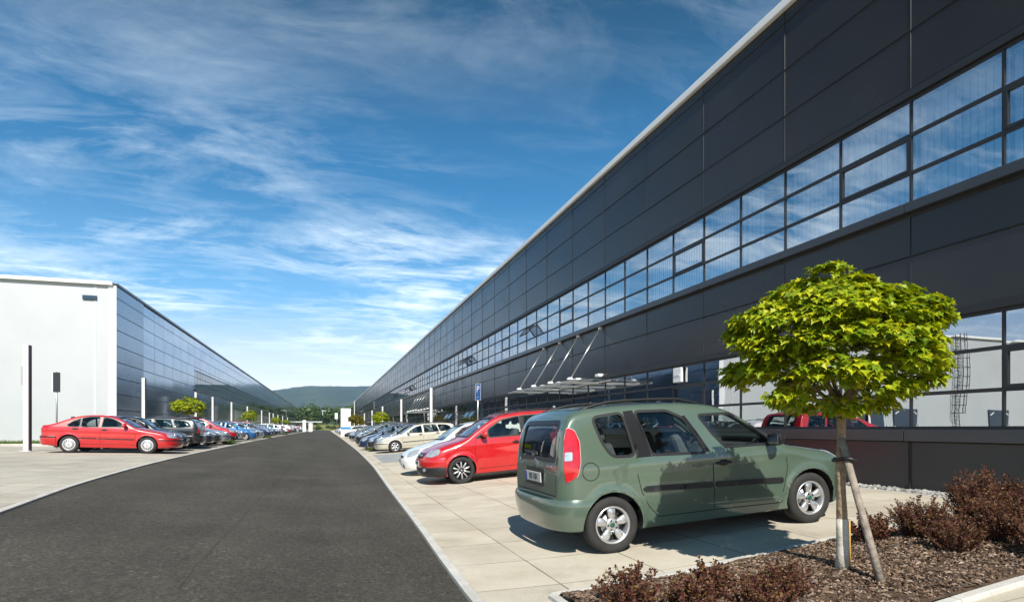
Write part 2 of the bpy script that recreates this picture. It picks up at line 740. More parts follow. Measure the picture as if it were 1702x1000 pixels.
_re = pchip([(-60, 1.0), (4.7, 1.13), (8.4, 1.24), (13.1, 1.36), (24, 1.66), (42, 1.85), (120, 2.0), (320, 2.0)])
_le = pchip([(-60, -3.2), (4, -3.45), (9.2, -3.95), (13.3, -4.42), (20.8, -4.85), (27, -5.0), (60, -5.35), (320, -5.5)])
VS = list(np.concatenate([np.arange(-40, 60, 1.5), np.arange(60, 322, 6)]))


def sheet(name, vs, us_fn, mat, dz, label, kind='structure', nu=8):
    mb = MB()
    rows = []
    for v in vs:
        a, b = us_fn(v)
        rows.append([(a + (b - a) * k / nu, v, gz(a + (b - a) * k / nu, v) + dz) for k in range(nu + 1)])
    vv = [p for r in rows for p in r]
    n = nu + 1
    ff = [(i * n + k, i * n + k + 1, (i + 1) * n + k + 1, (i + 1) * n + k) for i in range(len(rows) - 1) for k in range(nu)]
    mb.add(vv, ff, 0, True)
    o = mb.build(name, mat)
    return tag(o, label, None, None, kind)


def build_ground():
    us = [-6000, -2000, -600, -200, -60, -40, -25, -18, -14, -12, -10, -8, -7, -6, -5, -4, -3, -2, -1, 0, .6, 1.1, 1.6, 2, 2.5, 3, 3.6, 4.3, 5, 5.6, 6.4, 7.2, 8.4, 9.7, 14, 25, 60, 200, 600, 2000, 6000]
    vs = [-600, -200, -80, -40, -20, -10, 0, 10, 20, 40, 60, 100, 150, 230, 260, 300, 318, 335, 352, 370, 390, 413, 450, 500, 800, 1500, 3000, 8000]
    mb = MB()
    n = len(us)
    mb.add([(u, v, gz(u, v) - 0.03) for v in vs for u in us], [(i * n + k, i * n + k + 1, (i + 1) * n + k + 1, (i + 1) * n + k) for i in range(len(vs) - 1) for k in range(n - 1)], 0, True)
    tag(mb.build('ground', M_FIELD), 'grassy field reaching from the car park to the hills', None, None, 'structure')
    sheet('pavement_right', VS, lambda v: (_re(v) + 0.07, 9.68), M_PAVE, 0.0, 'pale slab pavement between the road and the dark building', nu=22)
    sheet('pavement_left', VS, lambda v: (-12.75 if v > 34 else -46, _le(v) - 0.07), M_PAVEL, 0.0, 'pale slab pavement to the left of the road', nu=22)
    sheet('road', VS, lambda v: (_le(v) + 0.02, _re(v) - 0.02), M_ROAD, -0.012, 'dark asphalt road running straight to the hills', nu=16)
    for nm, fn, lb in (('kerb_right', lambda v: (_re(v) - 0.01, _re(v) + 0.085), 'flush concrete kerb along the right edge of the road'),
                       ('kerb_left', lambda v: (_le(v) - 0.085, _le(v) + 0.01), 'flush concrete kerb along the left edge of the road')):
        mb = MB()
        vv = []
        for v in VS:
            a, b = fn(v)
            h = 0.022
            vv += [(a, v, gz(a, v) - 0.05), (a, v, gz(a, v) + h - 0.006), (a + 0.012, v, gz(a, v) + h), (b - 0.012, v, gz(b, v) + h), (b, v, gz(b, v) + h - 0.006), (b, v, gz(b, v) - 0.05)]
        ff = [(i * 6 + k, i * 6 + k + 1, (i + 1) * 6 + k + 1, (i + 1) * 6 + k) for i in range(len(VS) - 1) for k in range(5)]
        mb.add(vv, ff)
        tag(mb.build(nm, M_KERB), lb, None, None, 'structure')
    sheet('cobble_patch', list(np.arange(24.5, 31.6, 0.5)), lambda v: (_re(v) + 0.5, 5.5), M_COBBLE, 0.005, 'grey cobbled patch in the pavement before the beige estate car', nu=10)
    sheet('verge', list(np.arange(35, 43.6, 0.5)), lambda v: (-46, -11.9), M_GRASS, 0.03, 'grass verge before the white end wall', nu=12)
    mb = MB()
    for u0 in np.arange(-46, -11.9, 1.0):
        mb.box((u0 + .5, 34.95, gz(u0, 35) + .03), (0.99, .08, .16), ch=0.01)
    tag(mb.build('verge_edging', M_KERB), 'thin concrete edging along the grass verge', None, None, 'structure')
    # grass blades of the verge
    mb = MB()
    for _ in range(9000):
        u = -12 - 22 * random.random() ** 1.5
        v = 35.1 + 8 * random.random() ** 1.6
        h = random.uniform(.08, .22)
        a = random.uniform(0, 6.28)
        dx, dy = math.cos(a) * .018, math.sin(a) * .018
        lx, ly = random.uniform(-.07, .07), random.uniform(-.07, .07)
        z = gz(u, v) + .02
        mb.add([(u - dx, v - dy, z), (u + dx, v + dy, z), (u + lx, v + ly, z + h)], [(0, 1, 2)])
    tag(mb.build('verge_grass', M_BLADE), 'short grass growing on the verge by the white wall', 'grass', None, 'stuff')


build_ground()

# ------------------------------------------------------------------ buildings
PANEL_ROWS = [(9.20, 8.94), (8.92, 7.91), (7.89, 6.89), (6.87, 5.88)]
MID_ROWS = [(3.66, 2.98), (2.96, 1.93)]


def cladding_mat(name, col, rough, spec=0.5, metal=0.0):
    m, nt, p = newmat(name)
    N, L = nt.nodes.new, nt.links.new
    tc = N('ShaderNodeTexCoord')
    geo = N('ShaderNodeNewGeometry')
    n = N('ShaderNodeTexNoise')
    n.inputs['Scale'].default_value = 0.5
    n.inputs['Detail'].default_value = 6
    L(tc.outputs['Object'], n.inputs[0])
    r = N('ShaderNodeMapRange')
    r.inputs[1].default_value = 0.3
    r.inputs[2].default_value = 0.7
    r.inputs[3].default_value = 0.85
    r.inputs[4].default_value = 1.15
    L(n.outputs[0], r.inputs[0])
    r2 = N('ShaderNodeMapRange')
    r2.inputs[3].default_value = 0.88
    r2.inputs[4].default_value = 1.12
    L(geo.outputs['Random Per Island'], r2.inputs[0])
    a = N('ShaderNodeMath')
    a.operation = 'MULTIPLY'
    L(r.outputs[0], a.inputs[0])
    L(r2.outputs[0], a.inputs[1])
    mx = N('ShaderNodeMix')
    mx.data_type = 'RGBA'
    mx.blend_type = 'MULTIPLY'
    mx.inputs[0].default_value = 1
    mx.inputs[6].default_value = (*col, 1)
    L(a.outputs[0], mx.inputs[7])
    L(mx.outputs[2], p.inputs['Base Color'])
    rr = N('ShaderNodeMapRange')
    rr.inputs[1].default_value = 0.3
    rr.inputs[2].default_value = 0.7
    rr.inputs[3].default_value = rough * 0.85
    rr.inputs[4].default_value = rough * 1.2
    L(n.outputs[0], rr.inputs[0])
    L(rr.outputs[0], p.inputs['Roughness'])
    p.inputs['Specular IOR Level'].default_value = spec
    p.inputs['Metallic'].default_value = metal
    # faint oil canning
    b = N('ShaderNodeBump')
    b.inputs['Strength'].default_value = 0.05
    b.inputs['Distance'].default_value = 0.05
    n2 = N('ShaderNodeTexNoise')
    n2.inputs['Scale'].default_value = 0.8
    n2.inputs['Detail'].default_value = 1
    L(tc.outputs['Object'], n2.inputs[0])
    L(n2.outputs[0], b.inputs['Height'])
    L(b.outputs[0], p.inputs['Normal'])
    return m


M_CLAD = cladding_mat('anthracite cladding', (0.024, 0.0215, 0.0195), 0.24, 0.42)
M_PLINTH = cladding_mat('plinth cladding', (0.030, 0.031, 0.034), 0.25)
M_GLASS = glass_mat('office glass', (0.72, 0.84, 0.94), 7.0, 0.0, 0.10, 0.5)
M_BLIND = pmat('window blind', (0.74, 0.77, 0.80), 0.7, noise=0.05, nscale=2)
M_CANOPY = glass_mat('canopy glass', (0.86, 0.92, 0.93), 1.5)
U_R = 9.70
H0 = CAM_H              # heights below are measured from the camera level


def panel(mb, s, u, v0, v1, z0, z1, th=0.03, mi=0, c=0.012):
    """a cladding cassette standing on plane x=u, facing direction s along x"""
    jx = random.uniform(-.0025, .0025)
    jy = random.uniform(-.0025, .0025)
    o = u
    i = u - s * (-th)
    vs = [(o + s * 0 - jx, v0 + c, z0 + c), (o + jx, v1 - c, z0 + c), (o + jx + jy, v1 - c, z1 - c), (o - jx + jy, v0 + c, z1 - c),
          (i, v0, z0), (i, v1, z0), (i, v1, z1), (i, v0, z1)]
    mb.add(vs, [(0, 1, 2, 3), (0, 4, 5, 1), (1, 5, 6, 2), (2, 6, 7, 3), (3, 7, 4, 0)], mi)


def window_meshes(h, rows, opening, w=1.5):
    """frame + panes + blind of one bay; local x into the building (0 = facade), y along, z up"""
    fr = MB()
    t = 0.035
    fr.box((0.05, t / 2, h / 2), (0.09, t, h))
    fr.box((0.05, w / 2 + t / 2, h - 0.03), (0.085, w - t, 0.06))
    fr.box((0.05, w / 2 + t / 2, 0.03), (0.085, w - t, 0.06))
    for r in rows:
        fr.box((0.05, w / 2 + t / 2, r), (0.088, w - t, 0.06))
    gl = MB()
    edges = [0.06] + [q for r in rows for q in (r - .03, r + .03)] + [h - 0.06]
    for k in range(0, len(edges), 2):
        z0, z1 = edges[k], edges[k + 1]
        y0, y1 = t, w
        if opening and k == 2:
            f = 0.045
            for (yy, zz, dy, dz) in (((y0 + y1) / 2, z0 + f / 2, y1 - y0 - .01, f), ((y0 + y1) / 2, z1 - f / 2, y1 - y0 - .01, f)):
                fr.box((0.04, yy, zz), (0.085, dy, dz))
            for yy in (y0 + f / 2 + .005, y1 - f / 2 - .005):
                fr.box((0.04, yy, (z0 + z1) / 2), (0.085, f, z1 - z0 - 2 * f))
            y0, y1, z0, z1 = y0 + f, y1 - f, z0 + f, z1 - f
        j = random.uniform(-.0012, .0012)
        gl.add([(0.028 + j, y0, z0), (0.028 - j, y1, z0), (0.028, y1, z1), (0.028 + j, y0, z1)], [(3, 2, 1, 0)])
    return fr, gl


def blind_mesh(h, w=1.5, part=1.0):
    b = MB()
    n = int(12 * part)
    for k in range(n):
        y0 = 0.06 + (w - 0.06) * (1 - part) + (w - .06) * part * k / n
        y1 = y0 + (w - .06) * part / n
        b.add([(0.222, y0, 0.03), (0.234 + random.uniform(-.006, .012), y1 - .004, 0.03), (0.234, y1 - .004, h - .03), (0.222, y0, h - .03)], [(0, 1, 2, 3)])
    b.box((0.23, 0.06 + (w - .06) * (1 - part / 2), h - .05), (.05, (w - .06) * part, .05))
    return b


def build_office():
    """long dark office building on the right"""
    root = empty('office_building', (U_R, 6, gz(U_R, 6)))
    tag(root, 'long anthracite clad office building with two bands of windows', 'building')
    off = Vector((-U_R, -6, -gz(U_R, 6)))

    def part(mb, name, mats, par=root):
        o = mb.build(name, mats, par)
        o.location = off
        return o
    j0 = 7.935
    V0, V1 = j0 - 9.0, 218.0
    js = [V0 + 3 * k for k in range(int((V1 - V0) / 3) + 1)]
    mb = MB()
    for a in js:
        for z1, z0 in PANEL_ROWS:
            panel(mb, -1, U_R, a + .003, a + 2.997, z0 + H0, z1 + H0, .012, 0, .006)
    part(mb, 'upper_cladding', M_CLAD)
    mb = MB()
    for a in js:
        for z1, z0 in MID_ROWS:
            panel(mb, -1, U_R, a + .003, a + 2.997, z0 + H0, z1 + H0, .012, 0, .006)
    part(mb, 'spandrel_cladding', M_CLAD)
    mb = MB()
    VE = js[-1] + 3
    ym, yl = (V0 + VE) / 2, VE - V0
    # wall behind the cassettes, in bands that leave the windows open
    for z0, z1 in ((5.80, 9.2), (1.88, 3.80), (-1.10, -0.10)):
        mb.box((U_R + .165, ym, (z0 + z1) / 2 + H0), (.30, yl, z1 - z0))
    # dark rooms behind the glass
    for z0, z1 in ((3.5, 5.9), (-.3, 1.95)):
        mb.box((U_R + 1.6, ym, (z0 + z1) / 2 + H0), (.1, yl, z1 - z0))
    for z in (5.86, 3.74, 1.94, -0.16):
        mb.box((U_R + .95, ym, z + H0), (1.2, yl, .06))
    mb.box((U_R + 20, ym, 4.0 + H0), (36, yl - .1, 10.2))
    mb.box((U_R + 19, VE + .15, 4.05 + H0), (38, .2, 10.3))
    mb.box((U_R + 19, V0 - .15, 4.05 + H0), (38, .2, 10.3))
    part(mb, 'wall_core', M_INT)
    mb = MB()
    mb.box((U_R + .10, ym, 9.31 + H0), (.42, yl + .4, .20), ch=.02)
    part(mb, 'parapet_cap', M_TRIM)
    mb = MB()
    for a in js:
        panel(mb, -1, U_R - .01, a + .008, a + 2.992, gz(U_R, 0) - .02, -0.24 + H0)
    part(mb, 'plinth', M_PLINTH)
    for zz, d, hh in ((3.79, .16, .17), (-.125, .17, .20)):
        mb = MB()
        for a in js:
            mb.box((U_R - d / 2 + .06, a + 1.5, zz + H0), (d + .12, 2.992, hh), ch=.012)
        part(mb, 'window_sill', M_SILL)
    for zz in (5.79, 1.87):
        mb = MB()
        mb.box((U_R + .0, ym, zz + H0), (.10, yl, .13), ch=.01)
        part(mb, 'lintel', M_FRAME)
    # windows: one bay each 1.5 m
    rows_u = [4.44 - 3.88, 5.10 - 3.88]
    rows_l = [.582 + .03, 1.217 + .03]
    var = {}
    for nm, h, rows in (('u', 1.86, rows_u), ('l', 1.84, rows_l)):
        for op in (0, 1):
            fr, gl = window_meshes(h, rows, op)
            var[nm, op] = (fr.mesh('window', M_FRAME), gl.mesh('glass', M_GLASS), fr, gl, h)
    bl = {}
    for nm, h in (('u', 1.86), ('l', 1.84)):
        for q in (1.0, 0.75, 0.4):
            b = blind_mesh(h, 1.5, q)
            bl[nm, q] = (b.mesh('blind', M_BLIND), b)
    rest = MB()
    start = 4.935 - 6.0
    nb = int((VE - start) / 1.5)
    openb = {(15, 'u'): 1, (24, 'u'): 1, (25, 'u'): 1, (29, 'l'): 1, (28, 'l'): 1, (24, 'l'): 1, (23, 'l'): 1, (44, 'u'): 1, (46, 'u'): 1, (56, 'u'): 1, (58, 'u'): 1, (70, 'u'): 1}
    for k in range(-4, nb - 4):
        for nm, zb in (('u', 3.87), ('l', -.03)):
            op = 1 if (k % 2 == 0 and (k * 7 + (3 if nm == 'u' else 0)) % 3 == 0) or (k, nm) == (2, 'u') else 0
            rnd_ = random.random()
            q = None
            if nm == 'u':
                q = [1.0, 1.0, 0.75, 1.0, 0.4, 1.0][(k * 5 + 2) % 6] if rnd_ < .92 else None
            elif rnd_ < .10:
                q = 0.4
            loc = Vector((U_R + .005, start + 1.5 * (k + 4), zb + H0))
            fm, gm, frb, glb, h = var[nm, op]
            if k < 46:
                w = bpy.data.objects.new('window', fm)
                COL.objects.link(w)
                w.parent = root
                w.location = loc + off
                g = bpy.data.objects.new('glass', gm)
                COL.objects.link(g)
                g.parent = w
                if q:
                    b = bpy.data.objects.new('blind', bl[nm, q][0])
                    COL.objects.link(b)
                    b.parent = w
                if (k, nm) in openb:        # top-hung vent standing open
                    v = MB()
                    z0, z1 = (rows_u if nm == 'u' else rows_l)
                    dz = z1 - z0 - .09
                    rt = Matrix.Rotation(R(38), 3, 'Y')
                    top = Vector((-.04, .78, z1 - .05))
                    for (y0, y1, a0, a1) in ((-.66, .66, 0, .05), (-.66, .66, dz - .05, dz), (-.66, -.61, .05, dz - .05), (.61, .66, .05, dz - .05)):
                        c = top + rt @ Vector((0, (y0 + y1) / 2, -(a0 + a1) / 2))
                        v.box(c, (.05, y1 - y0, a1 - a0), 0, rt)
                    c = [top + rt @ Vector((0, y, -a)) for y, a in ((-.61, .05), (.61, .05), (.61, dz - .05), (-.61, dz - .05))]
                    v.add(c, [(0, 1, 2, 3)], 1)
                    v.build('open_vent', [M_FRAME, M_GLASS], w)
            else:
                def shift(src, mi):
                    base = len(rest.v)
                    rest.v.extend([(p[0] + loc.x, p[1] + loc.y, p[2] + loc.z) for p in src.v])
                    rest.f.extend([[i + base for i in f] for f in src.f])
                    rest.m.extend([mi] * len(src.f))
                    rest.sm.extend([False] * len(src.f))
                shift(frb, 0)
                shift(glb, 1)
                if q:
                    shift(bl[nm, q][1], 2)
                if (k, nm) in openb:
                    z0, z1 = (rows_u if nm == 'u' else rows_l)
                    rt = Matrix.Rotation(R(40), 3, 'Y')
                    rest.box(loc + Vector((-.04, .75, z1 - .05)) + rt @ Vector((0, 0, -.28)), (.06, 1.36, .54), 0, rt)
    o = part(rest, 'far_windows', [M_FRAME, M_GLASS, M_BLIND])
    o['kind'] = 'stuff'
    mb = MB()
    mb.box((U_R - .04, 15.1, 1.52 + H0), (.08, .42, .42), ch=.02)
    mb.box((U_R - .085, 15.1, 1.52 + H0), (.02, .30, .03))
    part(mb, 'wall_unit', M_TRIM)
    # two glass entrance canopies hung from steel rods
    for va, n in ((20.2, 4), (59.4, 4)):
        c = MB()
        va0, va1 = va - .9, va + 2 * (n - 1) + .9
        zc = 1.74 + H0
        c.add([(U_R - 1.55, va0, zc - .06), (U_R - .02, va0, zc + .02), (U_R - .02, va1, zc + .02), (U_R - 1.55, va1, zc - .06)], [(0, 1, 2, 3)])
        for w in np.arange(va0, va1 + .01, (va1 - va0) / 4):
            pass
        cn = part(c, 'canopy', M_CANOPY)
        m2 = MB()
        m2.tube([(U_R - 1.5, va0, zc - .10), (U_R - 1.5, va1, zc - .10)], .03, 8)
        m2.tube([(U_R - .10, va0, zc - .05), (U_R - .10, va1, zc - .05)], .03, 8)
        for k in range(n):
            v = va + 2 * k
            m2.box((U_R - .78, v, zc - .09), (1.5, .05, .08))
        o = m2.build('canopy_beam', M_STEEL, cn)
        for k in range(n):
            v = va + 2 * k
            rb = MB()
            rb.tube([(U_R - .05, v, 3.68 + H0), (U_R - 1.25, v, zc + .02)], .022, 8)
            r_ = rb.build('canopy_rod', M_STEEL, cn)
            bb = MB()
            bb.lathe([(0.0, .10), (.07, .09), (.12, .05), (.13, 0), (.0, 0)], 16, 0, 'Z', c=(U_R - 1.25, v, zc + .0))
            bb.build('rod_cap', M_TRIM, cn).location = (0, 0, 0)
            bb = MB()
            bb.box((U_R - .06, v, 3.68 + H0), (.12, .14, .14), ch=.02)
            bb.build('wall_anchor', M_TRIM, cn)
            bb = MB()
            bb.box((U_R - .10, v, 1.93 + H0), (.22, .34, .12), ch=.04)
            bb.build('canopy_bracket', M_TRIM, cn)


build_office()

U_L = -12.8
V_W = 43.9


def build_hall():
    """left hall: white end wall, dark glossy flank"""
    root = empty('industrial_hall', (U_L, V_W, gz(U_L, V_W)))
    tag(root, 'long hall with white end wall and glossy dark flank', 'building')
    off = Vector((-U_L, -V_W, -gz(U_L, V_W)))

    def part(mb, name, mats, par=root):
        o = mb.build(name, mats, par)
        o.location = off
        return o
    V1 = 284.0
    M_FL = cladding_mat('hall flank cladding', (0.22, 0.31, 0.42), 0.12, 0.9, 0.8)
    M_FL2 = cladding_mat('hall corner cladding', (0.20, 0.28, 0.37), 0.25, 0.8, 0.7)
    mb = MB()
    mb.box((U_L - 34 - .02, V_W + .15, 3.95 + H0), (67.6, .30, 10.2))
    part(mb, 'end_wall', M_WHITE)
    mb = MB()
    mb.box((U_L - 34.02, V_W - .02, 9.12 + H0), (67.9, .42, .22), ch=.02)
    mb.box((U_L - .12, V_W - .015, 3.9 + H0), (.44, .05, 10.2))
    for u in (-1.1, -1.02):
        mb.box((U_L + u, V_W - .012, 3.9 + H0), (.03, .03, 10.2))
    part(mb, 'wall_trim', M_TRIM)
    mb = MB()
    rows = [(9.02, 8.3)] + [(8.28 - 1.02 * k, 7.28 - 1.02 * k) for k in range(9)]
    for z1, z0 in rows:
        panel(mb, 1, U_L + .06, V_W + .12, V_W + 6.1, max(z0, -1.2) + H0, z1 + H0, -.03, 0, .018)
    part(mb, 'corner_cladding', M_FL2)
    mb = MB()
    js = [V_W + 6.2 + 3 * k for k in range(int((V1 - V_W - 6.2) / 3))]
    for i, a in enumerate(js):
        for k, (z1, z0) in enumerate(rows):
            if i >= 6 and (z0 < 5.6 and z1 > 3.9):
                z1c, z0c = z1, z0
                if z1 > 5.9:
                    panel(mb, 1, U_L, a + .008, a + 2.992, 5.92 + H0, z1 + H0, -.03, 0, .018)
                elif z0 < 3.8:
                    panel(mb, 1, U_L, a + .008, a + 2.992, z0 + H0, 3.82 + H0, -.03, 0, .018)
                continue
            panel(mb, 1, U_L, a + .008, a + 2.992, max(z0, -1.2) + H0, z1 + H0, -.03, 0, .018)
    part(mb, 'flank_cladding', M_FL)
    VE = js[-1] + 3
    mb = MB()
    ym, yl = (V_W + VE) / 2 + .2, VE - V_W - .4
    mb.box((U_L - .19, ym, 4.05 + H0), (.30, yl, 9.9))
    mb.box((U_L - 34, ym, 4.0 + H0), (66, yl, 9.9))
    part(mb, 'wall_core', M_INT)
    mb = MB()
    mb.box((U_L - .05, ym + .1, 9.12 + H0), (.36, yl + .6, .18), ch=.02)
    part(mb, 'parapet_cap', M_SILL)
    mb = MB()
    mb.box((U_L + .05, (js[6] + VE) / 2, 3.86 + H0), (.20, VE - js[6], .10), ch=.01)
    part(mb, 'window_sill', M_SILL)
    # window band, one bay each 1.5 m
    M_G2 = glass_mat('hall glass', (0.30, 0.36, 0.42), 2.6)
    fr, gl = MB(), MB()
    h = 1.98
    fr.box((-.055, .03, h / 2), (.10, .05, h))
    for z in (.03, .66, 1.29, h - .03):
        fr.box((-.05, .775, z), (.09, 1.44, .05))
    for z0, z1 in ((.055, .635), (.685, 1.265), (1.315, h - .055)):
        gl.add([(-.012, .055, z0), (-.012, 1.5, z0), (-.012, 1.5, z1), (-.012, .055, z1)], [(0, 1, 2, 3)])
    fm, gm = fr.mesh('window', M_FRAME), gl.mesh('glass', M_G2)
    rest = MB()
    for k in range(int((VE - js[6]) / 1.5)):
        loc = Vector((U_L, js[6] + 1.5 * k, 3.92 + H0))
        if k < 100:
            w = bpy.data.objects.new('window', fm)
            COL.objects.link(w)
            w.parent = root
            w.location = loc + off
            g = bpy.data.objects.new('glass', gm)
            COL.objects.link(g)
            g.parent = w
        else:
            for src, mi in ((fr, 0), (gl, 1)):
                base = len(rest.v)
                rest.v.extend([(p[0] + loc.x, p[1] + loc.y, p[2] + loc.z) for p in src.v])
                rest.f.extend([[i + base for i in f] for f in src.f])
                rest.m.extend([mi] * len(src.f))
                rest.sm.extend([False] * len(src.f))
    o = part(rest, 'far_windows', [M_FRAME, M_G2])
    o['kind'] = 'stuff'
    # vent on the white wall
    mb = MB()
    mb.box((-14.15, V_W - .05, 8.18 + H0), (.78, .12, .27), ch=.02)
    for k in range(4):
        mb.box((-14.15, V_W - .115, 8.28 - .06 * k + H0), (.70, .02, .025))
    part(mb, 'wall_vent', pmat('blue grey metal', (0.03, 0.07, 0.11), 0.35))
    # loading doors and caged ladder on the white wall (the office windows mirror them)
    for u in (-29.5, -33.6, -46.0):
        mb = MB()
        mb.box((u, V_W - .06, .30 + H0), (3.0, .14, 3.0), ch=.02)
        for s in (-1, 1):
            mb.box((u + s * 1.15, V_W - .14, 1.45 + H0), (.5, .02, .09), 1, Matrix.Rotation(R(30 * s), 3, 'Y'))
            mb.box((u + s * 1.65, V_W - .25, -.35 + H0), (.10, .10, 1.3), 1)
        part(mb, 'loading_door', [pmat('loading door', (0.035, 0.055, 0.085), 0.4, noise=.1), M_TRIM])
    mb = MB()
    uc = -40.3
    for s in (-.3, .3):
        mb.tube([(uc + s, V_W - .25, -1 + H0), (uc + s, V_W - .25, 9.3 + H0)], .035, 6)
    for z in np.arange(-.9, 9.2, .32):
        mb.tube([(uc - .3, V_W - .25, z + H0), (uc + .3, V_W - .25, z + H0)], .02, 5)
    for z in np.arange(1.4, 9.4, .9):
        mb.tube([(uc + .55 * math.cos(t), V_W - .25 - .75 * math.sin(t), z + H0) for t in np.linspace(0, math.pi, 9)], .025, 5)
    for t in np.linspace(0.25, math.pi - .25, 6):
        mb.tube([(uc + .55 * math.cos(t), V_W - .25 - .75 * math.sin(t), 1.4 + H0), (uc + .55 * math.cos(t), V_W - .25 - .75 * math.sin(t), 9.3 + H0)], .02, 5)
    part(mb, 'caged_ladder', M_SILL)


build_hall()

# ------------------------------------------------------------------ car builder
M_CARGLASS = glass_mat('car glass', (0.72, 0.78, 0.76), 1.55)
M_CARGLASS_D = glass_mat('tinted car glass', (0.22, 0.25, 0.25), 1.55)
M_TYRE = pmat('tyre rubber', (0.022, 0.021, 0.020), 0.8, noise=0.35, nscale=9, bump=0.3, bscale=60)
M_ALLOY = pmat('alloy', (0.60, 0.60, 0.60), 0.30, metal=0.75, noise=0.08, nscale=10)
M_HUBCAP = pmat('silver hubcap', (0.62, 0.62, 0.63), 0.38, metal=0.4, noise=0.06, nscale=10)
M_WELL = pmat('wheel well', (0.006, 0.006, 0.006), 0.9)
M_CABIN = pmat('cabin trim', (0.06, 0.06, 0.06), 0.8, noise=0.2, nscale=4)
M_SEAT = pmat('grey seat cloth', (0.10, 0.105, 0.11), 0.9, noise=0.2, nscale=6)
M_REDLAMP = pmat('red lamp', (0.50, 0.008, 0.012), 0.12, coat=1.0, noise=0.25, nscale=9)
M_CLEARLAMP = pmat('clear lamp', (0.62, 0.64, 0.66), 0.10, metal=0.55, coat=1.0, noise=0.25, nscale=14)
M_PLATE = pmat('plate white', (0.50, 0.50, 0.49), 0.5)
M_EUBLUE = pmat('plate blue band', (0.01, 0.04, 0.30), 0.5)
M_CHROME = pmat('chrome', (0.75, 0.75, 0.76), 0.12, metal=1.0)
M_GRILLE = pmat('grille black', (0.008, 0.008, 0.009), 0.35)
M_BADGE = pmat('badge green', (0.01, 0.09, 0.05), 0.3)


def text_mesh(txt, size, depth=0.001):
    cu = bpy.data.curves.new('lettering', 'FONT')
    cu.body = txt
    cu.size = size
    cu.align_x = 'CENTER'
    cu.align_y = 'CENTER'
    cu.extrude = depth
    o = bpy.data.objects.new('lettering', cu)
    COL.objects.link(o)
    dg = bpy.context.evaluated_depsgraph_get()
    me = bpy.data.meshes.new_from_object(o.evaluated_get(dg))
    bpy.data.objects.remove(o)
    bpy.data.curves.remove(cu)
    return me


def rnd(poly, r, n=4):
    """round the corners of a 2D polygon"""
    out = []
    m = len(poly)
    for i in range(m):
        p = Vector(poly[i])
        a = Vector(poly[i - 1]) - p
        b = Vector(poly[(i + 1) % m]) - p
        q = min(r, a.length * .45, b.length * .45)
        A, B = p + a.normalized() * q, p + b.normalized() * q
        for k in range(n + 1):
            t = k / n
            out.append(tuple(A * (1 - t) ** 2 + p * 2 * t * (1 - t) + B * t * t))
    return out


def area2(poly):
    return sum(poly[i - 1][0] * poly[i][1] - poly[i][0] * poly[i - 1][1] for i in range(len(poly))) / 2


def grow(poly, d):
    """offset a polygon outwards by d"""
    s = 1 if area2(poly) > 0 else -1
    out = []
    m = len(poly)
    for i in range(m):
        p = Vector(poly[i])
        a = (p - Vector(poly[i - 1]))
        b = (Vector(poly[(i + 1) % m]) - p)
        if a.length < 1e-7 or b.length < 1e-7:
            continue
        a.normalize()
        b.normalize()
        n = Vector((a.y + b.y, -a.x - b.x)) * s
        if n.length < 1e-6:
            continue
        n.normalize()
        c = max(.5, n.dot(Vector((a.y, -a.x)) * s))
        out.append(tuple(p + n * d / c))
    return out


def dense(poly, h):
    out = []
    for i in range(len(poly)):
        a, b = Vector(poly[i]), Vector(poly[(i + 1) % len(poly)])
        n = max(1, int((b - a).length / h))
        for k in range(n):
            out.append(tuple(a + (b - a) * k / n))
    return out


def inside(p, poly):
    x, y = p
    c = False
    j = len(poly) - 1
    for i in range(len(poly)):
        xi, yi = poly[i]
        xj, yj = poly[j]
        if (yi > y) != (yj > y) and x < (xj - xi) * (y - yi) / (yj - yi) + xi:
            c = not c
        j = i
    return c


def strip(line, w):
    """polyline -> thin polygon"""
    L_, R_ = [], []
    n = len(line)
    for i in range(n):
        a, b = Vector(line[max(i - 1, 0)]), Vector(line[min(i + 1, n - 1)])
        t = (b - a).normalized()
        q = Vector((-t.y, t.x)) * w / 2
        p = Vector(line[i])
        L_.append(tuple(p + q))
        R_.append(tuple(p - q))
    return L_ + R_[::-1]


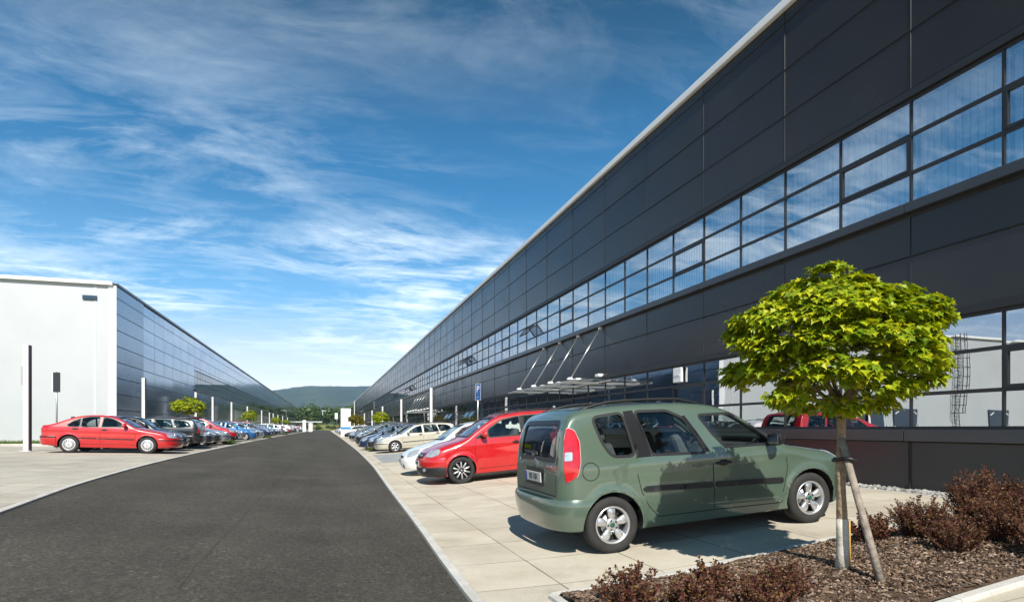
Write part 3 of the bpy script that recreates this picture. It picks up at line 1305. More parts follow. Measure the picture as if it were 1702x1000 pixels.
class Car:
    def __init__(s, sp):
        s.sp = sp
        s.L = sp['L']
        s.X0 = s.L / 2
        s.top = pchip(sp['top'])
        s.bot = pchip(sp['bot'])
        s.belt = pchip(sp['belt'])
        s.crown = pchip(sp.get('crown', [(0, .03), (s.L, .03)]))
        s.rad = pchip(sp.get('rad', [(0, .05), (s.L, .05)]))
        s.W = sp['W'] / 2
        s.k = sp.get('k', .28)
        s.axles = sp['axles']
        s.Rw = sp['Rw']
        s.Ra = sp['Rw'] + sp.get('gap', .045)
        s.df, s.nf = sp.get('front', (.60, 2.8))
        s.dr, s.nr = sp.get('rear', (.40, 3.2))
        s.d0, s.d1 = sp['ends']

    def plan(s, d):
        q = 1.0
        if d < s.df:
            q = (1 - ((s.df - d) / s.df) ** s.nf) ** (1 / s.nf) if d > 0 else 0
        e = s.L - d
        if e < s.dr:
            q *= max(0, 1 - ((s.dr - max(e, 0)) / s.dr) ** s.nr) ** (1 / s.nr)
        return q

    def Y(s, d, z, off=0.0):
        w = s.W
        zb = s.belt(d)

        def low(z):
            t = z - .60
            return w * (1 - (.30 * t * t if t < 0 else .14 * t * t))
        y = low(min(z, zb))
        if z > zb:
            y -= s.k * (z - zb) + .10 * (z - zb) ** 2
        for a in s.axles:
            r = math.hypot(d - a, z - s.Rw)
            if z < 1.0:
                y += .020 * math.exp(-((r - s.Ra) / .045) ** 2) - (.012 if r < s.Ra else 0)
        y *= s.plan(d)
        # shoulder crease
        if z < zb + .1:
            y += .010 * math.exp(-((z - (zb - .10)) / .06) ** 2) * min(1, s.plan(d))
        return max(y - off, .02)

    def loft(s, off=0.0, zfloor=None, d0=None, d1=None, nst=150):
        d0 = s.d0 if d0 is None else d0
        d1 = s.d1 if d1 is None else d1
        # stations evenly along the top outline
        dd = np.linspace(d0, d1, 1500)
        zz = np.array([s.top(d) for d in dd])
        ar = np.concatenate([[0], np.cumsum(np.hypot(np.diff(dd), np.diff(zz) * .9))])
        st = list(np.interp(np.linspace(0, ar[-1], nst), ar, dd))
        rows = []
        for d in st:
            zt, zl = s.top(d) - off, s.bot(d) + off
            if zfloor is not None:
                zl = zfloor
            if zt - zl < .04:
                zt = zl + .04
            cr = s.crown(d)
            ze = max(zt - cr, zl + .6 * (zt - zl))
            r = min(s.rad(d), .45 * (ze - zl))
            yb = s.Y(d, ze, off)
            r = min(r, yb * .6)
            pts = []
            ys = np.linspace(0, yb - r, 9)
            for y in ys:
                pts.append((y, zt - (zt - ze) * (y / yb) ** 2))
            T1 = pts[-1]
            T2 = (s.Y(d, ze - r, off), ze - r)
            B = (yb, ze)
            for t in np.linspace(0, 1, 7)[1:]:
                pts.append(((1 - t) ** 2 * T1[0] + 2 * t * (1 - t) * B[0] + t * t * T2[0], (1 - t) ** 2 * T1[1] + 2 * t * (1 - t) * B[1] + t * t * T2[1]))
            n = 34
            for t in np.linspace(0, 1, n)[1:]:
                z = (ze - r) + (zl + .02 - ze + r) * t
                pts.append((s.Y(d, z, off), z))
            yl = pts[-1][0]
            pts.append((max(yl - .04, yl * .5), zl))
            pts.append((yl * .4, zl))
            pts.append((0, zl))
            rows.append([(s.X0 - d, y, z) for y, z in pts])
        m = len(rows[0])
        vs, fs = [], []
        n = 2 * m - 2
        for row in rows:
            vs += row
            vs += [(x, -y, z) for x, y, z in row[1:-1]][::-1]
        for i in range(len(rows) - 1):
            for k in range(n):
                a, b = i * n + k, i * n + (k + 1) % n
                fs.append((a, b, b + n, a + n))
        fs.append(tuple(range(n))[::-1])
        fs.append(tuple((len(rows) - 1) * n + k for k in range(n)))
        return vs, fs

    def make_bvh(s):
        vs, fs = s.loft()
        s.vs, s.fs = vs, fs
        s.bvh = BVHTree.FromPolygons(vs, fs)

    def xf(s, mode):
        """2D outline -> (origin, direction) of the ray that lays it on the body"""
        if mode == 'R':
            return lambda a, b: (Vector((s.X0 - a, -3, b)), Vector((0, 1, 0)))
        if mode == 'L':
            return lambda a, b: (Vector((s.X0 - a, 3, b)), Vector((0, -1, 0)))
        if mode == 'F':
            return lambda a, b: (Vector((5, a, b)), Vector((-1, 0, 0)))
        if mode == 'B':
            return lambda a, b: (Vector((-5, a, b)), Vector((1, 0, 0)))
        if mode == 'T':
            return lambda a, b: (Vector((s.X0 - a, b, 4)), Vector((0, 0, -1)))
        ang, cx, cy = mode
        o = Vector((math.cos(R(ang)), math.sin(R(ang)), 0))
        h = Vector((-o.y, o.x, 0))
        return lambda a, b: (Vector((cx, cy, 0)) + h * a + Vector((0, 0, b)) + o * 3, -o)

    def patch(s, name, poly, mode, mat, parent, off=.003, hole=None, grid=.06, smooth=True, thick=0.0, mats=None):
        P = dense(poly, grid * .8)
        edges = [(i, (i + 1) % len(P)) for i in range(len(P))]
        pts = [Vector(p) for p in P]
        if hole:
            hp = dense(hole, grid * .8)
            b = len(pts)
            pts += [Vector(p) for p in hp]
            edges += [(b + i, b + (i + 1) % len(hp)) for i in range(len(hp))]
        xs = [p[0] for p in poly]
        ys = [p[1] for p in poly]
        for gx in np.arange(min(xs) + grid / 2, max(xs), grid):
            for gy in np.arange(min(ys) + grid / 2, max(ys), grid):
                if inside((gx, gy), poly) and not (hole and inside((gx, gy), hole)):
                    pts.append(Vector((gx, gy)))
        v2, _, f2, _, _, _ = delaunay_2d_cdt(pts, edges, [], 0, 1e-5)
        f = s.xf(mode)
        vs = []
        for p in v2:
            o, d = f(p.x, p.y)
            loc, nrm, _, _ = s.bvh.ray_cast(o, d)
            if loc is None:
                loc, nrm, _, _ = s.bvh.find_nearest(o + d * 3)
            if nrm.dot(d) > 0:
                nrm = -nrm
            vs.append(loc + nrm * off)
        fs = []
        for t in f2:
            c = sum((v2[i] for i in t), Vector((0, 0))) / len(t)
            if not inside((c.x, c.y), poly) or (hole and inside((c.x, c.y), hole)):
                continue
            t = list(t)
            n = (vs[t[1]] - vs[t[0]]).cross(vs[t[2]] - vs[t[0]])
            if n.dot(f(0, 0)[1]) > 0:
                t = t[::-1]
            fs.append(t)
        mb = MB()
        mb.add(vs, fs, 0, smooth)
        if thick > 0:
            # rim walls down to the body so that the piece has depth
            from collections import Counter
            cnt = Counter()
            for t in fs:
                for i in range(len(t)):
                    cnt[(t[i], t[(i + 1) % len(t)])] += 1
            bd = [e for e in cnt if (e[1], e[0]) not in cnt]
            dd = f(0, 0)[1]
            for a, b in bd:
                k = len(mb.v)
                mb.add([vs[a], vs[b], vs[b] + dd * thick, vs[a] + dd * thick], [(1, 0, 3, 2)], 0, False)
        return mb.build(name, mats or mat, parent)

    def at(s, mode, a, b, off=0.0):
        o, d = s.xf(mode)(a, b)
        loc, nrm, _, _ = s.bvh.ray_cast(o, d)
        if loc is None:
            loc, nrm, _, _ = s.bvh.find_nearest(o + d * 3)
        if nrm.dot(d) > 0:
            nrm = -nrm
        return loc + nrm * off, nrm


def cutter(polys3d, mi=0):
    """list of (front loop, back loop) -> one mesh object used only as boolean operand"""
    mb = MB()
    for A, B in polys3d:
        n = len(A)
        b = len(mb.v)
        mb.v += [tuple(p) for p in A] + [tuple(p) for p in B]
        fs = [tuple(range(n))[::-1], tuple(range(n, 2 * n))] + [(i, (i + 1) % n, n + (i + 1) % n, n + i) for i in range(n)]
        mb.f += [[i + b for i in f] for f in fs]
        mb.m += [mi] * len(fs)
        mb.sm += [False] * len(fs)
    return mb


def boolean(o, mb, mats):
    c = mb.build('cutter', mats)
    fix_normals(c)
    md = o.modifiers.new('b', 'BOOLEAN')
    md.object = c
    md.operation = 'DIFFERENCE'
    md.solver = 'EXACT'
    try:
        md.material_mode = 'INDEX'
    except Exception:
        pass
    bpy.context.view_layer.update()
    dg = bpy.context.evaluated_depsgraph_get()
    me = bpy.data.meshes.new_from_object(o.evaluated_get(dg))
    o.modifiers.clear()
    old = o.data
    o.data = me
    bpy.data.meshes.remove(old)
    cm = c.data
    bpy.data.objects.remove(c)
    bpy.data.meshes.remove(cm)


def wheel_mesh(Rw, w, style, rr):
    """tyre and rim meshes; axis along y, outer face at -y"""
    t = MB()
    h = w / 2
    prof = [(rr - .01, -h * .60), (rr + .005, -h * .88), (rr + .03, -h * 1.0), (Rw - .045, -h * 1.02), (Rw - .018, -h * .93), (Rw - .004, -h * .74), (Rw, -h * .55)]
    for y in np.linspace(-.5, .5, 5):
        g = .006
        prof += [(Rw, h * (y - .09)), (Rw - g, h * (y - .06)), (Rw - g, h * (y + .06)), (Rw, h * (y + .09))] if abs(y) < .45 else []
    prof += [(Rw, h * .55), (Rw - .004, h * .74), (Rw - .018, h * .93), (Rw - .045, h * 1.0), (rr, h * .9)]
    t.lathe(prof, 48, 0, 'Y')
    t.lathe([(.0, h * .85), (rr, h * .9)], 32, 0, 'Y')
    r = MB()
    # rim lip and barrel
    r.lathe([(rr + .004, -h * .86), (rr + .006, -h * .96), (rr - .008, -h * .97), (rr - .018, -h * .86), (rr - .02, h * .3)], 48, 0, 'Y')
    if style == 'steelcap':
        r.lathe([(rr - .012, -h * .84), (rr * .80, -h * 1.0), (rr * .45, -h * 1.04), (rr * .2, -h * 1.1), (0, -h * 1.12)], 48, 0, 'Y')
        n = 15
        for k in range(n):
            a = 2 * math.pi * k / n
            rt = Matrix.Rotation(-a, 3, 'Y')
            pts = [rt @ Vector((x, -h * 1.055 + (x / rr - .55) * .012, z)) for x, z in ((rr * .52, -.010), (rr * .84, -.020), (rr * .86, 0), (rr * .84, .020), (rr * .52, .010))]
            r.add(pts, [(0, 1, 2, 3, 4)], 1)
        r.lathe([(.035, -h * 1.10), (.03, -h * 1.16), (0, -h * 1.17)], 20, 0, 'Y')
    else:
        # dark brake plate behind the spokes
        r.lathe([(rr - .02, -h * .05), (0, -h * .05)], 32, 1, 'Y')
        r.lathe([(.115, -h * .10), (.115, -h * .18), (.0, -h * .18)], 24, 2 if style != 'black10' else 1, 'Y')
        if style == 'five':
            spk = [(k * 72, .055, .034, .048) for k in range(5)]
        elif style == 'six':
            spk = [(k * 60, .04, .028, .036) for k in range(6)]
        else:
            spk = [(k * 36, .04, .017, .019) for k in range(10)]
        mi = 0 if style != 'black10' else 2
        for ang, r0, a0, a1 in spk:
            rt = Matrix.Rotation(-R(ang + 90), 3, 'Y')
            N_ = 8
            ring = []
            for i in range(N_ + 1):
                q = i / N_
                x = r0 + (rr - .012 - r0) * q
                wd = a0 + (a1 - a0) * q
                if style == 'five':
                    wd = .024 + .024 * q ** 1.3 + .010 * math.sin(math.pi * q)
                yf = -h * (.72 + .16 * math.sin(math.pi * q * .9))
                ring.append([(x, yf + .012, -wd), (x, yf, -wd * .72), (x, yf - .002, 0), (x, yf, wd * .72), (x, yf + .012, wd), (x, yf + .05, wd * .9), (x, yf + .05, -wd * .9)])
            vs = [rt @ Vector(p) for q in ring for p in q]
            fs = [(i * 7 + k, i * 7 + (k + 1) % 7, (i + 1) * 7 + (k + 1) % 7, (i + 1) * 7 + k) for i in range(N_) for k in range(7)]
            r.add(vs, fs, mi, True)
        r.lathe([(.075, -h * .55), (.072, -h * .76), (.045, -h * .80), (.03, -h * .78), (.0, -h * .78)], 28, mi if style != 'black10' else 1, 'Y')
        for k in range(5):
            a = R(72 * k + 36)
            r.lathe([(.010, 0), (.010, -.012), (0, -.014)], 8, 1, 'Y', c=(.052 * math.cos(a), -h * .77, .052 * math.sin(a)))
    b = MB()
    b.lathe([(.027, 0), (.027, -.006), (.020, -.009), (0, -.010)], 20, 0, 'Y', c=(0, -h * (.79 if style != 'steelcap' else 1.16), 0))
    return t, r, b


def make_car(name, sp, body_paint):
    c = Car(sp)
    c.make_bvh()
    root = empty(name)
    X0 = c.X0
    detailed = sp.get('cut', True)
    bm_ = MB()
    bm_.add(c.vs, c.fs, 0, True)
    body = bm_.build('body', [body_paint, M_CABIN, M_WELL], root)
    fix_normals(body)
    side = {k: rnd(p, r) for k, (p, r) in sp['side_windows'].items()}
    ws = rnd(sp['windscreen'], .06)
    rw = rnd(sp['rear_window'], .07)
    # cabin hollow and wheel arches
    cab = MB()
    v_, f_ = c.loft(off=.045, zfloor=.42, d0=sp['cabin'][0], d1=sp['cabin'][1], nst=60)
    cab.add(v_, f_, 1)
    wc = []
    for a in c.axles:
        for sgn in (-1, 1):
            n = 40
            circ = [(X0 - a + c.Ra * math.cos(2 * math.pi * k / n), c.Rw + c.Ra * math.sin(2 * math.pi * k / n)) for k in range(n)]
            wc.append(([(x, sgn * (c.W + .2), z) for x, z in circ], [(x, sgn * (c.W - .27), z) for x, z in circ]))
    wcm = cutter(wc, 2)
    boolean(body, wcm, [body_paint, M_CABIN, M_WELL])
    boolean(body, cab, [body_paint, M_CABIN, M_WELL])
    prs = []
    for p in side.values():
        for sgn in (-1, 1):
            prs.append(([(X0 - d, sgn * 1.3, z) for d, z in p], [(X0 - d, sgn * .40, z) for d, z in p]))
    boolean(body, cutter(prs, 0), [body_paint, M_CABIN, M_WELL])
    xm = X0 - sp['cabin'][0] - .9
    boolean(body, cutter([([(3.5, y, z) for y, z in ws], [(sp.get('wsx', .35), y, z) for y, z in ws]),
                          ([(-3.5, y, z) for y, z in rw], [(-(X0 - sp.get('rwx', .75)), y, z) for y, z in rw])], 0), [body_paint, M_CABIN, M_WELL])
    fix_normals(body, R(32))
    sp['_paint_slot'] = 0
    # glass
    for p in side.values():
        for md in ('L', 'R'):
            c.patch('side_window', grow(p, .012), md, sp.get('glass', M_CARGLASS), root, -.012)
            c.patch('window_seal', grow(p, .020), md, M_BLACK, root, .003, hole=grow(p, -.010), grid=.2)
    c.patch('windscreen', grow(ws, .012), 'F', M_CARGLASS, root, -.010)
    c.patch('windscreen_seal', grow(ws, .022), 'F', M_BLACK, root, .003, hole=grow(ws, -.014), grid=.2)
    c.patch('rear_window', grow(rw, .012), 'B', sp.get('rglass', M_CARGLASS), root, -.010)
    c.patch('rear_window_seal', grow(rw, .022), 'B', M_BLACK, root, .003, hole=grow(rw, -.03), grid=.2)
    # black pillars
    for p in sp.get('pillars', []):
        for md in ('L', 'R'):
            c.patch('door_pillar', p, md, M_GRILLE, root, .004)
    # seams: fine dark gaps around the doors, bonnet and tailgate
    for md in ('L', 'R'):
        for ln in sp.get('seams', []):
            c.patch('panel_gap', strip(ln, .009), md, M_WELL, root, .0015, grid=.15)
    for ln in sp.get('rear_seams', []):
        c.patch('panel_gap', strip(ln, .010), 'B', M_WELL, root, .0015, grid=.15)
    for ln in sp.get('bonnet_seams', []):
        c.patch('panel_gap', strip(ln, .009), 'T', M_WELL, root, .0015, grid=.15)
        c.patch('panel_gap', strip([(a, -b) for a, b in ln], .009), 'T', M_WELL, root, .0015, grid=.15)
    # rubbing strips
    for q in sp.get('rub', []):
        for md in ('L', 'R'):
            c.patch('rub_strip', rnd(q, .03), md, M_BLACK, root, .016, thick=.02)
    # handles
    for d, z in sp.get('handles', []):
        for md in ('L', 'R'):
            pos, nn = c.at(md, d, z)
            cup = rnd([(d - .055, z - .035), (d + .055, z - .035), (d + .055, z + .035), (d - .055, z + .035)], .03)
            o = c.patch('door_handle', cup, md, M_GRILLE, root, .003)
            hb = MB()
            hb.box(pos + nn * .022, (.19, .022, .032), ch=.009)
            hb.build('grip', sp.get('handle_mat', M_BLACK), o)
    # lamps: corner patches
    for lamp in sp.get('lamps', []):
        nm, ang, (cx, cy), poly, mat, off = lamp[:6]
        for sg in (1, -1):
            md = (ang * sg, cx, cy * sg)
            P = [(a * sg, b) for a, b in poly]
            P = rnd(P, lamp[6] if len(lamp) > 6 else .02)
            c.patch(nm, P, md, mat, root, off, thick=.02)
    # front and rear face pieces
    for nm, md, poly, mat, off, rr in sp.get('faces', []):
        c.patch(nm, rnd(poly, rr), md, mat, root, off, thick=.012)
    # bumpers
    for nm, front, x_in, prof, mat in sp.get('bumpers', []):
        mb = MB()
        path = []
        n = 40
        dmax = x_in
        ds = [dmax * (i / n) ** 1.6 for i in range(n + 1)]
        half = []
        for d in ds:
            dd = d if front else c.L - d
            w = c.W * (c.plan(dd) if d > 0 else 0)
            half.append((X0 - dd, w))
        pth = [(x, -w) for x, w in half[::-1]] + [(x, w) for x, w in half[1:]]
        rows = []
        for i, (x, y) in enumerate(pth):
            a = Vector(pth[max(i - 1, 0)])
            b = Vector(pth[min(i + 1, len(pth) - 1)])
            t = (b - a).normalized()
            nn = Vector((t.y, -t.x))
            ctr = Vector((0, 0))
            if nn.dot(Vector((x, y))) < 0:
                nn = -nn
            rows.append([(x + nn.x * o, y + nn.y * o, z) for o, z in prof])
        m = len(prof)
        vv = [p for r_ in rows for p in r_]
        ff = [(i * m + k, i * m + k + 1, (i + 1) * m + k + 1, (i + 1) * m + k) for i in range(len(rows) - 1) for k in range(m - 1)]
        ff += [(i * m + m - 1, i * m, (i + 1) * m, (i + 1) * m + m - 1) for i in range(len(rows) - 1)]
        ff += [tuple(range(m)), tuple((len(rows) - 1) * m + k for k in range(m))[::-1]]
        mb.add(vv, ff, 0, True)
        bp_ = mat if mat is not None else body_paint
        o = mb.build(nm, bp_, root)
        fix_normals(o)
        if x_in > .40:
            boolean(o, cutter(wc, 0), [bp_])
        fix_normals(o, R(40))
    # mirrors
    for sgn in (1, -1):
        d, z = sp['mirror']
        pos, nn = c.at('L' if sgn > 0 else 'R', d, z)
        m = MB()
        ctr = Vector((pos.x, pos.y + sgn * .13, pos.z + .06))
        prof = [(0.0, .02), (.055, .03), (.085, .06), (.09, .10), (.085, .13)]
        n = 16
        vs = []
        for i, x in enumerate((-.045, -.03, 0, .035, .065, .085)):
            q = (.80, 1.0, 1.0, .92, .65, .25)[i]
            for k in range(n):
                a = 2 * math.pi * k / n
                ca, sa = math.cos(a), math.sin(a)
                e = .75
                vs.append(ctr + Vector((x, math.copysign(abs(ca) ** e, ca) * .105 * q, math.copysign(abs(sa) ** e, sa) * .075 * q)))
        fs = [(i * n + k, i * n + (k + 1) % n, (i + 1) * n + (k + 1) % n, (i + 1) * n + k) for i in range(5) for k in range(n)]
        fs += [tuple(range(n))[::-1], tuple(5 * n + k for k in range(n))]
        m.add(vs, fs, 0, True)
        m.tube([pos + Vector((0, -sgn * .02, 0)), pos + Vector((0, sgn * .06, .03)), ctr + Vector((.01, 0, -.03))], [.035, .03, .03], 8, 1)
        o = m.build('wing_mirror', [sp.get('mirror_mat') or body_paint, M_BLACK], root)
        fix_normals(o, R(50))
        g = MB()
        g.box(ctr + Vector((-.047, 0, 0)), (.004, .165, .105), ch=.001)
        g.build('mirror_glass', M_CHROME, o)
    # rails
    if sp.get('rails'):
        d0, d1, y = sp['rails']
        for sgn in (1, -1):
            t = MB()
            pts = []
            for i in range(15):
                q = i / 14
                p, nn = c.at('T', d0 + (d1 - d0) * q, sgn * y)
                pts.append(p + Vector((0, 0, .055 * min(1, 4.5 * min(q, 1 - q)) - .008)))
            t.tube(pts, [.016] + [.017] * 13 + [.016], 8)
            t.build('roof_rail', sp.get('rail_mat', M_BLACK), root)
    # wheels
    tm, rm, bmh = wheel_mesh(c.Rw, sp.get('tw', .20), sp['wheel'], sp['rr'])
    tme = tm.mesh('wheel', M_TYRE)
    rmats = {'steelcap': [M_HUBCAP, M_GRILLE, M_STEEL], 'black10': [M_GRILLE, M_GRILLE, M_ALLOY]}.get(sp['wheel'], [M_ALLOY, M_GRILLE, M_STEEL])
    rme = rm.mesh('rim', rmats)
    bme = bmh.mesh('hub_badge', sp.get('badge_mat', M_CHROME))
    for a in c.axles:
        for sgn in (-1, 1):
            w = bpy.data.objects.new('wheel', tme)
            COL.objects.link(w)
            w.parent = root
            w.location = (X0 - a, sgn * (c.W - sp.get('tw', .20) / 2 - .018), c.Rw)
            if sgn > 0:
                w.rotation_euler = (0, 0, math.pi)
            for me, nm in ((rme, 'rim'), (bme, 'hub_badge')):
                r_ = bpy.data.objects.new(nm, me)
                COL.objects.link(r_)
                r_.parent = w
    # interior
    cf = sp['cabin'][0]
    sx = sp.get('seat_d', 2.05)
    zs = .42
    for sgn in (1, -1):
        st = MB()
        st.box((X0 - sx, sgn * .36, zs + .16), (.52, .50, .20), ch=.06)
        rt = Matrix.Rotation(R(-20), 3, 'Y')
        st.box(Vector((X0 - sx - .30, sgn * .36, zs + .50)), (.16, .48, .62), 0, rt, ch=.06)
        st.box(Vector((X0 - sx - .42, sgn * .36, zs + sp.get('head', .92))), (.11, .26, .19), 0, rt, ch=.045)
        st.build('seat', M_SEAT, root)
    st = MB()
    rx = sx + .95
    st.box((X0 - rx, 0, zs + .16), (.5, 1.22, .2), ch=.06)
    rt = Matrix.Rotation(R(-18), 3, 'Y')
    st.box(Vector((X0 - rx - .28, 0, zs + .46)), (.15, 1.22, .58), 0, rt, ch=.05)
    for y in (-.38, .38):
        st.box(Vector((X0 - rx - .38, y, zs + .84)), (.10, .24, .15), 0, rt, ch=.04)
    st.build('rear_seat', M_SEAT, root)
    ds = MB()
    ds.box((X0 - cf - .22, 0, c.belt(cf + .3) - .09), (.40, 2 * c.W - .36, .22), ch=.05)
    ds.build('dashboard', M_CABIN, root)
    sw = MB()
    rt = Matrix.Rotation(R(-62), 3, 'Y')
    cpt = Vector((X0 - sx + .42, .36, zs + .50))
    sw.tube([cpt + rt @ Vector((.18 * math.cos(t), .18 * math.sin(t), 0)) for t in np.linspace(0, 2 * math.pi, 25)], .016, 6, cap=False)
    sw.box(cpt, (.10, .30, .03), 0, rt, ch=.01)
    sw.build('steering_wheel', M_CABIN, root)
    # underbody
    ub = MB()
    ub.box((0, 0, .27), (c.L * .80, 2 * c.W - .55, .16), ch=.03)
    ub.build('underbody', M_WELL, root)
    # plates
    for md, z, txt in sp.get('plates', []):
        pos, nn = c.at(md, 0, z)
        sgn = 1 if md == 'F' else -1
        off = sp.get('plate_off', {}).get(md, .02)
        pl = MB()
        pl.box((pos.x + sgn * off, 0, z), (.012, .52, .112), 0, ch=.003)
        pl.box((pos.x + sgn * (off + .0075), -sgn * .235, z), (.003, .045, .104), 1)
        o = pl.build('number_plate', [M_PLATE, M_EUBLUE], root)
        if txt:
            me = text_mesh(txt, .095)
            me.materials.append(M_BLACK)
            l_ = bpy.data.objects.new('plate_lettering', me)
            COL.objects.link(l_)
            l_.parent = o
            l_.location = (pos.x + sgn * (off + .008), -sgn * -.025, z)
            l_.rotation_euler = (R(90), 0, R(90) * sgn)
            l_.scale = (.80, 1, 1)
        else:
            dk = MB()
            for i in range(7):
                if i == 3:
                    continue
                yy = -.17 + i * .062
                dk.box((pos.x + sgn * (off + .0075), yy * sgn, z), (.003, .034, .062))
            dk.build('plate_characters', M_BLACK, o)
    root['_wb'] = c.axles[1] - c.axles[0]
    root['_xa'] = X0 - c.axles[0]
    return root, c


def car_dims(root):
    return root['_wb'], root['_xa']


def copy_car(src, mat=None, src_mat=None):
    """copy of a car with copies of its parts and sub-parts; paint swapped on the copies"""
    def rec(o, parent):
        q = o.copy()
        COL.objects.link(q)
        q.parent = parent
        if q.type == 'MESH' and mat is not None:
            for sl in q.material_slots:
                if sl.material == src_mat:
                    sl.link = 'OBJECT'
                    sl.material = mat
        for ch in CH.get(o.name, []):
            rec(ch, q)
        return q
    return rec(src, None)


def child_index():
    CH.clear()
    for o in bpy.data.objects:
        if o.parent:
            CH.setdefault(o.parent.name, []).append(o)


CH = {}


def joined(src, name, drop=('seat', 'rear_seat', 'steering_wheel', 'panel_gap', 'plate_characters', 'plate_lettering', 'hub_badge', 'mirror_glass', 'grip')):
    """one mesh of a whole car, for the copies that are only a few pixels large"""
    mb = MB()
    mats = []

    def rec(o, M):
        if o.name.split('.')[0] in drop:
            return
        M = M @ (Matrix.LocRotScale(o.location, o.rotation_euler, o.scale) if o is not src else Matrix())
        if o.type == 'MESH':
            b = len(mb.v)
            mb.v += [tuple(M @ v.co) for v in o.data.vertices]
            for p in o.data.polygons:
                m = o.data.materials[p.material_index] if o.data.materials else M_BLACK
                if m not in mats:
                    mats.append(m)
                mb.f.append([i + b for i in p.vertices])
                mb.m.append(mats.index(m))
                mb.sm.append(p.use_smooth)
        for ch in CH.get(o.name, []):
            rec(ch, M)
    rec(src, Matrix())
    return mb.mesh(name, mats)


def set_car(o, wb, xa, u, v, nose, jit=0.0, front=True):
    """stand a car on the ground; (u,v) is the middle of the car, nose=+1 faces +X, -1 faces -X"""
    uf, ur = u + nose * xa, u + nose * (xa - wb)
    zf, zr = gz(uf, v), gz(ur, v)
    pit = math.atan2(zf - zr, wb)
    o.location = (u, v, zf - math.sin(pit) * xa)
    o.rotation_mode = 'XYZ'
    o.rotation_euler = (0, -pit, (0 if nose > 0 else math.pi) + jit)

# ------------------------------------------------------------------ the cars of the photograph
BUMP_R = [(-.02, .62), (.012, .625), (.028, .60), (.034, .54), (.03, .45), (.015, .36), (-.01, .29), (-.06, .27)]
BUMP_F = [(-.02, .56), (.010, .56), (.022, .53), (.028, .47), (.024, .38), (.008, .28), (-.02, .23), (-.08, .22)]


def shift_prof(p, dz, k=1.0):
    return [(a, b * k + dz) for a, b in p]


